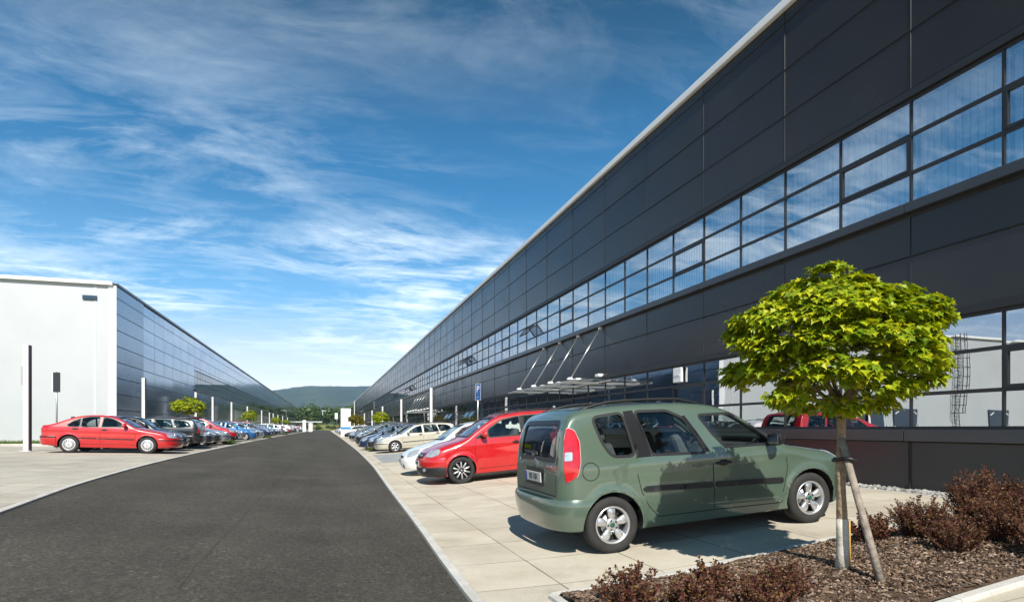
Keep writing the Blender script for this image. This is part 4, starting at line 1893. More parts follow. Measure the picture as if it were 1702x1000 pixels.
SPEC = {}
SPEC['van'] = dict(      # tall rounded estate with big rear windows
    L=4.065, W=1.684, axles=(.80, 3.417), Rw=.305, rr=.198, tw=.195, wheel='five', gap=.05, k=.20, badge_mat=M_BADGE,
    ends=(.05, 3.998), front=(.70, 2.6), rear=(.34, 3.0),
    top=[(0, .60), (.05, .66), (.12, .74), (.25, .81), (.5, .89), (.8, .95), (1.05, 1.0), (1.15, 1.04), (1.4, 1.20), (1.66, 1.385), (1.85, 1.48), (2.1, 1.545), (2.5, 1.585), (3.0, 1.60), (3.5, 1.592), (3.70, 1.565), (3.77, 1.53), (3.84, 1.44), (3.90, 1.26), (3.945, 1.03), (3.97, .88), (3.982, .75), (3.993, .62), (4.0, .50)],
    bot=[(0, .40), (.1, .26), (.35, .20), (.8, .20), (3.4, .22), (3.78, .27), (3.95, .33), (4.0, .40)],
    belt=[(0, .92), (1.2, .98), (4.2, 1.03)],
    crown=[(0, .06), (.6, .06), (1.1, .05), (1.5, .05), (2.0, .035), (3.8, .035), (4.0, .03), (4.2, .02)],
    rad=[(0, .08), (.6, .13), (1.05, .08), (1.3, .05), (1.8, .06), (2.4, .075), (3.6, .08), (4.0, .07), (4.2, .05)],
    cabin=(1.0, 3.90), seat_d=2.0, head=.96,
    side_windows={'front': ([(2.22, 1.395), (1.80, 1.385), (1.52, 1.20), (1.27, 1.005), (1.95, 1.02), (2.09, 1.19)], .04),
                  'rear': ([(3.01, 1.49), (2.62, 1.475), (2.43, 1.38), (2.30, 1.17), (2.21, .98), (2.89, 1.015)], .05),
                  'quarter': ([(3.53, 1.46), (3.17, 1.49), (3.10, 1.025), (3.37, 1.035), (3.46, 1.19)], .07)},
    windscreen=[(-.68, 1.06), (.68, 1.06), (.57, 1.43), (-.57, 1.43)], wsx=.20,
    rear_window=[(-.60, 1.03), (.60, 1.03), (.555, 1.44), (-.555, 1.44)], rwx=.80, rglass=M_CARGLASS_D,
    pillars=[[(3.15, 1.505), (3.035, 1.51), (2.905, 1.0), (3.08, 1.0)], [(2.40, 1.30), (2.27, 1.40), (2.11, 1.17), (1.985, 1.015), (2.02, 1.015)] if False else [(2.44, 1.40), (2.40, 1.41), (2.26, 1.17), (2.16, .985), (2.20, .985), (2.30, 1.17)]],
    seams=[[(2.13, .98), (2.145, .7), (2.15, .34)], [(3.09, 1.0), (3.09, .80), (3.06, .63), (2.98, .46), (2.86, .33)], [(1.21, .98), (1.13, .82), (1.13, .70), (1.20, .45), (1.22, .30)], [(2.86, .335), (2.15, .325), (1.22, .30)], [(2.88, 1.0), (3.09, 1.0)],
           [(3.64 + .095 * math.cos(t), .90 + .095 * math.sin(t)) for t in np.linspace(0, 6.2, 22)]],
    rear_seams=[[(-.645, 1.50), (-.66, 1.0), (-.65, .66), (.65, .66), (.66, 1.0), (.645, 1.50)]],
    bonnet_seams=[[(.42, .60), (.8, .68), (1.08, .74)]],
    rub=[[(1.21, .600), (2.12, .642), (2.12, .578), (1.20, .54)], [(2.165, .645), (3.0, .682), (3.05, .655), (3.01, .625), (2.165, .58)]],
    handles=[(2.0, .845)], mirror=(1.36, 1.0), mirror_mat=M_BLACK, rails=(2.02, 3.62, .565),
    lamps=[('lamp_surround', 128, (-1.80, .74), [(.027, .793), (.044, 1.0), (.033, 1.266), (.010, 1.386), (-.065, 1.350), (-.115, 1.217), (-.126, 1.0), (-.097, .863)], pmat('grey lamp edge', (0.50, 0.50, 0.50), .3), .006, .03),
           ('tail_lamp', 128, (-1.80, .74), [(.024, .80), (.040, 1.0), (.030, 1.262), (.008, 1.378), (-.061, 1.343), (-.108, 1.213), (-.119, 1.0), (-.092, .87)], M_REDLAMP, .014, .03),
           ('reversing_lamp', 128, (-1.80, .74), [(.030, 1.03), (.026, 1.12), (-.045, 1.12), (-.045, 1.03)], M_CLEARLAMP, .018, .015),
           ('headlamp', 40, (1.78, .62), [(-.20, .66), (-.20, .76), (.05, .83), (.16, .84), (.14, .74), (.05, .67)], M_CLEARLAMP, .010, .03)],
    faces=[('grille', 'F', [(-.42, .60), (.42, .60), (.45, .70), (-.45, .70)], M_GRILLE, .008, .03),
           ('lower_grille', 'F', [(-.5, .30), (.5, .30), (.48, .42), (-.48, .42)], M_GRILLE, .04, .03),
           ('plate_recess', 'B', [(-.30, .73), (.30, .73), (.31, .93), (-.31, .93)], M_BLACK, .004, .03),
           ('wiper', 'B', [(.02, 1.075), (.42, 1.10), (.42, 1.12), (-.03, 1.11), (-.05, 1.07)], M_BLACK, .012, .008),
           ('badge', 'B', [(.055 * math.cos(t), .985 + .055 * math.sin(t)) for t in np.linspace(0, 5.9, 14)], M_CHROME, .012, .004),
           ('name_strip', 'B', [(-.52, .95), (-.36, .95), (-.36, .975), (-.52, .975)], M_CHROME, .006, .004)],
    bumpers=[('rear_bumper', False, .62, BUMP_R, None), ('front_bumper', True, .42, BUMP_F, None)],
    plates=[('B', .83, '9S7 1201')], plate_off={'B': .022})

SPEC['mpv'] = dict(      # red compact people carrier
    L=4.39, W=1.79, axles=(.90, 3.578), Rw=.325, rr=.225, tw=.21, wheel='black10', gap=.035, k=.22,
    ends=(.05, 4.36), front=(.62, 2.6), rear=(.32, 3.2),
    top=[(0, .60), (.05, .70), (.10, .77), (.2, .83), (.45, .93), (.75, 1.01), (.95, 1.055), (1.08, 1.10), (1.4, 1.30), (1.75, 1.50), (1.95, 1.575), (2.2, 1.615), (2.6, 1.64), (3.2, 1.635), (3.8, 1.60), (4.05, 1.565), (4.14, 1.50), (4.22, 1.28), (4.28, 1.05), (4.32, .85), (4.345, .65), (4.36, .5)],
    bot=[(0, .40), (.1, .25), (.35, .20), (.9, .20), (3.6, .22), (4.1, .28), (4.3, .34), (4.36, .42)],
    belt=[(0, .95), (1.2, 1.0), (4.4, 1.06)],
    crown=[(0, .07), (.6, .07), (1.1, .05), (1.5, .05), (2.0, .035), (4.0, .035), (4.4, .02)],
    rad=[(0, .10), (.6, .15), (1.0, .09), (1.3, .05), (1.8, .06), (2.4, .08), (4.0, .08), (4.4, .05)],
    cabin=(1.0, 4.22), seat_d=2.05, head=.98,
    side_windows={'quarterlight': ([(1.30, 1.06), (1.56, 1.06), (1.56, 1.20)], .03),
                  'front': ([(1.62, 1.06), (1.62, 1.24), (2.0, 1.45), (2.45, 1.52), (2.47, 1.06)], .05),
                  'rear': ([(2.56, 1.06), (2.55, 1.525), (3.22, 1.52), (3.34, 1.07)], .05),
                  'quarter': ([(3.42, 1.07), (3.31, 1.515), (3.85, 1.47), (4.0, 1.12)], .07)},
    windscreen=[(-.72, 1.11), (.72, 1.11), (.60, 1.52), (-.60, 1.52)], wsx=.20,
    rear_window=[(-.58, 1.08), (.58, 1.08), (.54, 1.46), (-.54, 1.46)], rwx=.80,
    pillars=[[(2.465, 1.53), (2.555, 1.53), (2.57, 1.055), (2.465, 1.055)]],
    seams=[[(1.30, 1.04), (1.26, .80), (1.27, .5), (1.34, .32)], [(2.50, 1.04), (2.50, .7), (2.49, .33)], [(3.40, 1.05), (3.36, .85), (3.2, .62), (3.1, .42), (3.02, .33)], [(1.34, .325), (2.5, .335), (3.02, .335)]],
    rear_seams=[[(-.62, 1.5), (-.63, 1.0), (-.62, .66), (.62, .66), (.63, 1.0), (.62, 1.5)]],
    bonnet_seams=[[(.16, .52), (.6, .66), (1.0, .76)]],
    rub=[], handles=[(2.30, .90), (3.12, .92)], mirror=(1.50, 1.08), rails=(1.95, 3.9, .60),
    lamps=[('headlamp', 52, (1.86, .70), [(-.25, .70), (-.22, .83), (.10, .86), (.16, .83), (.13, .735), (-.06, .69)], M_CLEARLAMP, .012, .03),
           ('tail_lamp', 140, (-2.05, .70), [(.08, .85), (.07, 1.05), (-.10, 1.05), (-.12, .9)], M_REDLAMP, .014, .03),
           ('fog_lamp', 32, (2.05, .52), [(-.05, .35), (.05, .35), (.05, .43), (-.05, .43)], M_CLEARLAMP, .045, .03)],
    faces=[('grille', 'F', [(-.36, .66), (.36, .66), (.44, .775), (-.44, .775)], M_GRILLE, .012, .03),
           ('grille_bar', 'F', [(-.40, .71), (.40, .71), (.41, .725), (-.41, .725)], M_CHROME, .02, .006),
           ('badge', 'F', [(.065 * math.cos(t), .725 + .062 * math.sin(t)) for t in np.linspace(0, 5.9, 16)], M_CHROME, .03, .004),
           ('lower_grille', 'F', [(-.62, .33), (.62, .33), (.60, .45), (-.60, .45)], M_GRILLE, .036, .04)],
    bumpers=[('front_bumper', True, .52, [(-.03, .655), (.010, .655), (.022, .62), (.028, .55), (.024, .47), (.012, .44), (-.02, .43)], None),
             ('front_spoiler', True, .53, [(-.03, .44), (.012, .44), (.020, .40), (.020, .30), (.004, .235), (-.03, .215), (-.10, .215)], M_BLACK),
             ('rear_bumper', False, .52, BUMP_R, None)],
    plates=[('F', .545, '')], plate_off={'F': .075})

SPEC['liftback'] = dict(
    L=4.51, W=1.73, axles=(.98, 3.492), Rw=.312, rr=.205, tw=.195, wheel='steelcap', gap=.05, k=.34,
    ends=(.05, 4.47), front=(.62, 2.7), rear=(.45, 2.8),
    top=[(0, .56), (.05, .62), (.12, .685), (.3, .76), (.6, .84), (.95, .90), (1.25, .94), (1.36, .97), (1.7, 1.17), (2.02, 1.335), (2.25, 1.395), (2.6, 1.43), (2.9, 1.42), (3.25, 1.37), (3.6, 1.25), (3.9, 1.12), (4.12, 1.045), (4.28, 1.02), (4.345, 1.02), (4.38, .98), (4.42, .82), (4.45, .65), (4.475, .5)],
    bot=[(0, .40), (.1, .25), (.35, .20), (1.0, .19), (3.5, .21), (4.1, .26), (4.4, .34), (4.48, .42)],
    belt=[(0, .84), (1.3, .90), (4.5, .95)],
    crown=[(0, .06), (.6, .05), (1.3, .04), (1.7, .05), (2.2, .035), (3.2, .035), (4.0, .03), (4.5, .03)],
    rad=[(0, .08), (.6, .12), (1.2, .08), (1.5, .04), (2.0, .05), (2.4, .07), (3.4, .06), (4.1, .08), (4.5, .06)],
    cabin=(1.2, 4.05), seat_d=2.2, head=.86,
    side_windows={'front': ([(1.66, .985), (1.78, 1.08), (2.13, 1.275), (2.45, 1.335), (2.48, .96)], .04),
                  'rear': ([(2.58, .96), (2.56, 1.34), (2.9, 1.33), (3.12, 1.285), (3.13, .965)], .03),
                  'quarter': ([(3.17, .965), (3.16, 1.275), (3.36, 1.19), (3.56, 1.03), (3.55, .975)], .03)},
    windscreen=[(-.64, .99), (.64, .99), (.50, 1.33), (-.50, 1.33)], wsx=.10,
    rear_window=[(-.50, 1.10), (.50, 1.10), (.46, 1.33), (-.46, 1.33)], rwx=1.2,
    pillars=[],
    seams=[[(1.62, .97), (1.42, .86), (1.36, .6), (1.38, .32)], [(2.52, .95), (2.52, .6), (2.50, .32)], [(3.52, .95), (3.42, .75), (3.26, .6), (3.12, .42), (3.08, .32)], [(1.38, .32), (2.5, .325), (3.08, .325)]],
    rear_seams=[[(-.55, .95), (-.55, .68), (.55, .68), (.55, .95)]],
    bonnet_seams=[[(.2, .52), (.7, .64), (1.25, .72)]],
    rub=[[(1.40, .535), (2.505, .555), (2.505, .525), (1.40, .50)], [(2.535, .555), (3.20, .57), (3.20, .54), (2.535, .525)]],
    handles=[(2.38, .86), (3.30, .885)], mirror=(1.72, .98), rails=None,
    lamps=[('headlamp', 45, (1.98, .62), [(-.22, .60), (-.20, .71), (.08, .745), (.18, .70), (.15, .62), (.0, .59)], M_CLEARLAMP, .012, .02),
           ('tail_lamp', 140, (-2.1, .66), [(.10, .72), (.10, .90), (-.10, .92), (-.10, .74)], M_REDLAMP, .014, .03)],
    faces=[('grille', 'F', [(-.30, .57), (.30, .57), (.33, .69), (-.33, .69)], M_GRILLE, .012, .03),
           ('grille_frame', 'F', [(-.34, .692), (.34, .692), (.33, .715), (-.33, .715)], M_CHROME, .014, .006),
           ('lower_grille', 'F', [(-.46, .28), (.46, .28), (.44, .39), (-.44, .39)], M_GRILLE, .036, .03)],
    bumpers=[('front_bumper', True, .60, BUMP_F, None), ('rear_bumper', False, .62, shift_prof(BUMP_R, 0), None),
             ('bumper_strip', True, .60, [(.015, .52), (.036, .52), (.038, .485), (.015, .48)], M_BLACK), ('bumper_strip', False, .62, [(.02, .60), (.038, .60), (.042, .55), (.02, .55)], M_BLACK)],
    plates=[('F', .45, '')], plate_off={'F': .075})

SPEC['estate'] = dict(SPEC['liftback'])
SPEC['estate'].update(
    wheel='six', L=4.52, rails=(2.2, 4.05, .50), ends=(.05, 4.485),
    top=[(0, .56), (.05, .63), (.12, .70), (.3, .775), (.6, .855), (.95, .91), (1.25, .95), (1.36, .98), (1.7, 1.18), (2.02, 1.35), (2.25, 1.415), (2.6, 1.45), (3.2, 1.45), (3.8, 1.415), (4.1, 1.37), (4.2, 1.32), (4.3, 1.14), (4.38, .97), (4.42, .82), (4.455, .65), (4.49, .5)],
    rad=[(0, .08), (.6, .12), (1.2, .08), (1.5, .04), (2.0, .05), (2.4, .07), (4.1, .07), (4.5, .06)],
    k=.30, cabin=(1.2, 4.25),
    side_windows={'front': SPEC['liftback']['side_windows']['front'],
                  'rear': ([(2.58, .96), (2.56, 1.35), (3.05, 1.35), (3.25, 1.34), (3.38, .97)], .04),
                  'quarter': ([(3.44, .975), (3.33, 1.335), (3.8, 1.30), (3.98, 1.23), (4.10, 1.02)], .05)},
    rear_window=[(-.52, .99), (.52, .99), (.46, 1.28), (-.46, 1.28)], rwx=.95,
    rear_seams=[[(-.56, 1.3), (-.56, .68), (.56, .68), (.56, 1.3)]],
    lamps=[SPEC['liftback']['lamps'][0], ('tail_lamp', 140, (-2.1, .64), [(.07, .72), (.06, 1.0), (-.08, 1.02), (-.10, .74)], M_REDLAMP, .014, .03)])

SPEC['hatch'] = dict(
    L=3.90, W=1.65, axles=(.80, 3.27), Rw=.295, rr=.19, tw=.18, wheel='steelcap', gap=.045, k=.30,
    ends=(.05, 3.865), front=(.70, 2.4), rear=(.40, 2.8),
    top=[(0, .54), (.05, .61), (.12, .68), (.3, .765), (.55, .84), (.8, .895), (1.0, .94), (1.1, .97), (1.4, 1.16), (1.7, 1.335), (1.9, 1.395), (2.2, 1.43), (2.7, 1.435), (3.2, 1.39), (3.45, 1.33), (3.55, 1.26), (3.68, 1.04), (3.76, .88), (3.81, .72), (3.845, .58), (3.87, .45)],
    bot=[(0, .38), (.1, .24), (.35, .19), (.8, .19), (3.3, .21), (3.7, .28), (3.87, .38)],
    belt=[(0, .85), (1.2, .91), (3.9, .97)],
    crown=[(0, .08), (.6, .06), (1.0, .05), (1.5, .05), (2.0, .04), (3.4, .04), (3.9, .03)],
    rad=[(0, .12), (.6, .15), (1.0, .08), (1.3, .05), (1.8, .06), (2.4, .08), (3.4, .08), (3.9, .06)],
    cabin=(1.0, 3.66), seat_d=1.95, head=.88,
    side_windows={'front': ([(1.36, .99), (1.75, 1.27), (2.18, 1.345), (2.22, .96)], .04),
                  'rear': ([(2.32, .96), (2.29, 1.35), (2.75, 1.34), (2.98, 1.29), (3.12, .99)], .05)},
    windscreen=[(-.62, .99), (.62, .99), (.51, 1.35), (-.51, 1.35)], wsx=.15,
    rear_window=[(-.50, .99), (.50, .99), (.46, 1.28), (-.46, 1.28)], rwx=.75,
    pillars=[], seams=[[(1.30, .97), (1.22, .8), (1.20, .5), (1.24, .30)], [(2.26, .95), (2.26, .6), (2.24, .31)], [(3.1, .97), (3.05, .8), (2.95, .6), (2.82, .36)]],
    rear_seams=[[(-.52, 1.3), (-.52, .62), (.52, .62), (.52, 1.3)]],
    bonnet_seams=[[(.2, .46), (.6, .60), (1.0, .68)]],
    rub=[[(1.24, .54), (2.24, .56), (2.24, .52), (1.24, .50)]], handles=[(2.10, .84)], mirror=(1.42, .99), rails=None,
    lamps=[('headlamp', 42, (1.58, .56), [(-.20, .575), (-.17, .68), (.10, .76), (.21, .755), (.19, .665), (.02, .585)], M_CLEARLAMP, .012, .04),
           ('tail_lamp', 140, (-1.82, .62), [(.07, .72), (.05, .98), (-.08, 1.0), (-.08, .74)], M_REDLAMP, .014, .03)],
    faces=[('grille', 'F', [(-.24, .52), (.24, .52), (.26, .60), (-.26, .60)], M_GRILLE, .012, .03),
           ('lower_grille', 'F', [(-.42, .27), (.42, .27), (.40, .37), (-.40, .37)], M_GRILLE, .036, .03)],
    bumpers=[('front_bumper', True, .44, shift_prof(BUMP_F, -.02), None), ('rear_bumper', False, .42, shift_prof(BUMP_R, -.03), None)],
    plates=[('F', .44, '')], plate_off={'F': .06})

P_GREEN = paint('sage green paint', (0.082, 0.122, 0.088), 0.15)
P_RED = paint('red paint', (0.46, 0.0015, 0.004))
P_RED2 = paint('bright red paint', (0.46, 0.0015, 0.005))
P_WHITE = paint('white paint', (0.74, 0.74, 0.72))
P_BEIGE = paint('beige paint', (0.52, 0.49, 0.40), 0.25)
P_BLACK = paint('black paint', (0.012, 0.013, 0.015), 0.1)
P_DGREY = paint('dark grey paint', (0.030, 0.033, 0.037), 0.3)
P_SLATE = paint('slate blue paint', (0.022, 0.036, 0.055), 0.3)
P_SILVER = paint('silver paint', (0.42, 0.44, 0.46), 0.6)
P_BLUE = paint('bright blue paint', (0.015, 0.14, 0.40), 0.3)
P_NAVY = paint('navy paint', (0.010, 0.022, 0.070), 0.2)
P_LBLUE = paint('light blue paint', (0.23, 0.34, 0.45), 0.5)
P_DRED = paint('dark red paint', (0.20, 0.010, 0.014), 0.1)
COLN = {P_GREEN: 'green', P_RED: 'red', P_RED2: 'red', P_WHITE: 'white', P_BEIGE: 'beige', P_BLACK: 'black', P_DGREY: 'dark grey', P_SLATE: 'slate blue', P_SILVER: 'silver', P_BLUE: 'bright blue', P_NAVY: 'navy blue', P_LBLUE: 'light blue', P_DRED: 'dark red'}
KIND = {'liftback': 'liftback', 'estate': 'estate car', 'hatch': 'hatchback', 'mpv': 'people carrier', 'van': 'tall estate'}
CNAME = {'liftback': 'parked_liftback', 'estate': 'parked_estate_car', 'hatch': 'parked_hatchback', 'mpv': 'parked_people_carrier', 'van': 'parked_tall_estate_car'}


def build_cars():
    base = {}
    basepaint = {'van': P_GREEN, 'mpv': P_RED, 'liftback': P_RED2, 'estate': P_BEIGE, 'hatch': P_WHITE}
    for k, p in basepaint.items():
        sp = dict(SPEC[k])
        root, c = make_car(CNAME[k], sp, p)
        base[k] = (root, root['_wb'], root['_xa'])
        del root['_wb'], root['_xa']
    child_index()
    far = {k: joined(base[k][0], CNAME[k]) for k in base}
    gl, gr = 'cars parked nose to the road on the left', 'cars parked nose to the road on the right'
    # the five originals stand where the photo shows them
    o, wb, xa = base['van']
    set_car(o, wb, xa, 4.335, 6.64, 1)
    tag(o, 'sage green tall estate car with black roof rails parked beside the small maple', 'car', gr)
    # light blue load on its back seat
    o, wb, xa = base['mpv']
    set_car(o, wb, xa, 2.22 + 4.39 / 2, 14.95, -1)
    tag(o, 'bright red people carrier with black multi-spoke wheels behind the green car', 'car', gr)
    o, wb, xa = base['hatch']
    set_car(o, wb, xa, 2.12 + 3.9 / 2, 17.75, -1)
    tag(o, 'white rounded hatchback mostly hidden behind the red people carrier', 'car', gr)
    o, wb, xa = base['estate']
    set_car(o, wb, xa, 2.55 + 4.52 / 2, 33.2, -1)
    tag(o, 'beige estate car with roof rails parked past the cobbled patch', 'car', gr)
    o, wb, xa = base['liftback']
    set_car(o, wb, xa, -5.45 - 4.51 / 2, 26.5, 1)
    tag(o, 'bright red liftback with silver hubcaps, nearest of the left row', 'car', gl)
    od = {1: 'first', 2: 'second', 3: 'third', 4: 'fourth', 5: 'fifth', 6: 'sixth', 7: 'seventh', 8: 'eighth', 9: 'ninth', 10: 'tenth', 11: 'eleventh', 12: 'twelfth', 13: 'thirteenth', 14: 'fourteenth', 15: 'fifteenth', 16: 'sixteenth', 17: 'seventeenth', 18: 'eighteenth', 19: 'nineteenth', 20: 'twentieth'}

    def ordn(n):
        if n <= 20:
            return od[n]
        t, r_ = divmod(n, 10)
        tens = {2: 'twenty', 3: 'thirty', 4: 'forty', 5: 'fifty'}[t]
        if r_ == 0:
            return {2: 'twentieth', 3: 'thirtieth', 4: 'fortieth', 5: 'fiftieth'}[t]
        return tens + '-' + od[r_]

    def place(kind, pnt, u_nose, v, nose, label, group, jit=0.0, detail=True):
        src, wb, xa = base[kind]
        if detail:
            q = copy_car(src, pnt, basepaint[kind])
        else:
            q = bpy.data.objects.new(CNAME[kind], far[kind])
            COL.objects.link(q)
            for sl in q.material_slots:
                if sl.material == basepaint[kind]:
                    sl.link = 'OBJECT'
                    sl.material = pnt
        L_ = SPEC[kind]['L']
        side = 1 if u_nose > 0 else -1
        u = u_nose + side * L_ / 2
        set_car(q, wb, xa, u, v, nose, jit)
        tag(q, label, 'car', group)
        return q
    # left row, going away from the red liftback
    left = [('hatch', P_BLACK, -5.75, 29.2, 1), ('estate', P_BLACK, -5.55, 31.7, -1), ('liftback', P_SLATE, -5.6, 34.3, 1), ('hatch', P_DGREY, -5.6, 36.8, 1), ('liftback', P_SILVER, -5.5, 39.4, 1),
            ('mpv', P_RED2, -5.55, 43.0, 1), ('estate', P_LBLUE, -5.9, 46.4, 1), ('liftback', P_SILVER, -5.8, 49.0, 1), ('hatch', P_BLUE, -5.4, 53.0, 1), ('liftback', P_SILVER, -5.9, 56.0, 1), ('estate', P_SLATE, -5.8, 58.8, 1), ('hatch', P_LBLUE, -5.7, 61.6, 1),
            ('hatch', P_NAVY, -5.4, 66.6, 1), ('mpv', P_DRED, -5.9, 70.0, 1), ('estate', P_DGREY, -5.7, 74.0, 1), ('liftback', P_SLATE, -5.5, 78.0, 1), ('liftback', P_NAVY, -5.6, 82.6, 1), ('hatch', P_SILVER, -5.8, 86, 1)]
    v = 90.0
    cyc = [('estate', P_SILVER), ('hatch', P_DGREY), ('liftback', P_LBLUE), ('mpv', P_WHITE), ('estate', P_WHITE), ('hatch', P_DRED), ('mpv', P_RED2), ('liftback', P_BLACK), ('hatch', P_WHITE), ('estate', P_SLATE), ('mpv', P_SILVER)]
    i = 0
    while v < 205:
        k, p = cyc[i % len(cyc)]
        left.append((k, p, -5.7 - .3 * ((i * 7) % 3) / 2, v, 1 if (i * 5) % 4 else -1))
        v += 2.8 if i % 6 else 5.5
        i += 1
    for n, (k, p, un, vv, nose) in enumerate(left):
        place(k, p, un, vv, nose, '%s %s, %s car beyond the red liftback in the left row' % (COLN[p], KIND[k], ordn(n + 1)), gl, random.uniform(-.02, .02), vv < 72)
    right = [('liftback', P_DGREY, 2.35, 36.2, -1), ('hatch', P_NAVY, 2.05, 39.2, -1), ('estate', P_BLACK, 2.4, 42.2, -1), ('mpv', P_BLACK, 2.25, 48.2, -1), ('liftback', P_BLACK, 2.45, 51.2, -1), ('hatch', P_NAVY, 2.4, 54.2, -1), ('estate', P_SILVER, 2.7, 57.2, -1),
             ('liftback', P_DGREY, 2.5, 63.5, -1), ('hatch', P_BLACK, 2.4, 66.6, -1), ('estate', P_SLATE, 2.6, 70, -1), ('liftback', P_LBLUE, 2.6, 74, -1), ('estate', P_BLACK, 2.35, 82, -1)]
    v = 103.0
    i = 0
    while v < 190:
        k, p = cyc[(i * 3 + 3) % len(cyc)]
        right.append((k, p, 2.5 + .3 * ((i * 5) % 3) / 2, v, -1))
        v += 3.0 if i % 5 else 6
        i += 1
    for n, (k, p, un, vv, nose) in enumerate(right):
        place(k, p, un, vv, nose, '%s %s, %s car beyond the beige estate car in the right row' % (COLN[p], KIND[k], ordn(n + 1)), gr, random.uniform(-.02, .02), vv < 72)


build_cars()


# ------------------------------------------------------------------ planter, kerbs, pebbles
def build_bed():
    # soil sheet, gently mounded
    mb = MB()
    us = np.arange(1.80, 9.61, .12)
    rows = []
    for u in us:
        lo, hi = bed_lim(u)
        rows.append([(u, lo + (hi - lo) * k / 14, gz(u, lo + (hi - lo) * k / 14) + .035 + .05 * math.sin(math.pi * k / 14) + .012 * math.sin(u * 5 + k) + random.uniform(-.006, .006)) for k in range(15)])
    mb.add([p for r in rows for p in r], [(i * 15 + k, i * 15 + k + 1, (i + 1) * 15 + k + 1, (i + 1) * 15 + k)[::-1] for i in range(len(rows) - 1) for k in range(14)], 0, True)
    tag(mb.build('planting_bed', M_SOIL), 'brown mulched planting bed between two kerbs', None, None, 'structure')
    # chips of bark
    mb = MB()
    for _ in range(24000):
        u = 1.84 + 7.66 * random.random() ** 1.3
        lo, hi = bed_lim(u)
        t = random.random()
        v = lo + .04 + (hi - lo - .08) * t
        z = gz(u, v) + .035 + .05 * math.sin(math.pi * t) + random.uniform(.0, .016)
        l, w = random.uniform(.006, .030), random.uniform(.004, .011)
        a = random.uniform(0, 6.28)
        t1 = Vector((math.cos(a), math.sin(a), random.uniform(-.5, .5)))
        t2 = Vector((-math.sin(a), math.cos(a), random.uniform(-.5, .5)))
        c = Vector((u, v, z + .004))
        mb.add([c - t1 * l - t2 * w * .6, c + t1 * l * .8 - t2 * w, c + t1 * l + t2 * w * .7, c - t1 * l * .7 + t2 * w, c + Vector((0, 0, .012))], [(0, 1, 4), (1, 2, 4), (2, 3, 4), (3, 0, 4)])
    tag(mb.build('bark_mulch', M_CHIP), 'reddish brown bark mulch covering the planting bed', 'mulch', None, 'stuff')
    # kerb stones
    def kerb(name, pts, label, step=1.0, w=.085, h=.075):
        mb = MB()
        for (a, b) in zip(pts[:-1], pts[1:]):
            A, B = Vector((*a, 0)), Vector((*b, 0))
            n = max(1, round((B - A).length / step))
            for k in range(n):
                p, q = A + (B - A) * k / n, A + (B - A) * (k + 1) / n
                m = (p + q) / 2
                d = q - p
                z0, z1 = gz(p.x, p.y), gz(q.x, q.y)
                d3 = Vector((d.x, d.y, z1 - z0))
                xax = d3.normalized()
                yax = Vector((-d.y, d.x, 0)).normalized()
                zax = xax.cross(yax)
                rt = Matrix((xax, yax, zax)).transposed()
                mb.box((m.x, m.y, (z0 + z1) / 2 + h / 2 - .09), (d3.length - .006, w, .18 + .0 + random.uniform(-.004, .004)), 0, rt, ch=.009)
        tag(mb.build(name, M_KERB), label, None, None, 'structure')
    kerb('kerb_bed', [(1.78, 4.10), (1.78, 4.62), (3.2, 4.78), (5.1, 4.99), (9.6, 5.40)], 'concrete kerb between the slabs and the planting bed')
    kerb('kerb_path', [(1.78, 4.05), (2.3, 2.93), (3.45, 3.05), (5.05, 3.21), (9.6, 3.66)], 'concrete kerb between the planting bed and the near path')
    # pebble strip by the facade
    mb = MB()
    bm = bmesh.new()
    bmesh.ops.create_icosphere(bm, subdivisions=1, radius=1)
    bm.verts.index_update()
    bv = [v.co.copy() for v in bm.verts]
    bf = [[v.index for v in f.verts] for f in bm.faces]
    bm.free()
    for _ in range(2600):
        v = 4 + 40 * random.random() ** 1.9
        u = 9.30 + .36 * random.random()
        r = random.uniform(.02, .05)
        a = random.uniform(0, 3.14)
        ca, sa = math.cos(a), math.sin(a)
        sx, sy, sz = r * random.uniform(.8, 1.5), r * random.uniform(.7, 1.1), r * random.uniform(.5, .8)
        jv = [Vector((p.x * sx * random.uniform(.85, 1.15), p.y * sy, p.z * sz)) for p in bv]
        mb.add([(u + p.x * ca - p.y * sa, v + p.x * sa + p.y * ca, gz(u, v) + .012 + p.z + sz * .4) for p in jv], bf, 0, False)
    tag(mb.build('pebbles', M_STONE), 'grey pebbles lying in a strip along the dark facade', 'pebbles', None, 'stuff')
    kerb('pebble_edging', [(9.27, 2), (9.27, 12), (9.27, 40)], 'thin concrete edging of the pebble strip', 1.0, .05, .03)


def bed_lim(u):
    hi = float(np.interp(u, [1.80, 3.2, 5.1, 9.6], [4.57, 4.73, 4.94, 5.35]))
    lo = float(np.interp(u, [1.80, 2.3, 3.45, 5.05, 9.6], [4.05, 2.97, 3.09, 3.25, 3.70]))
    return lo, hi


build_bed()


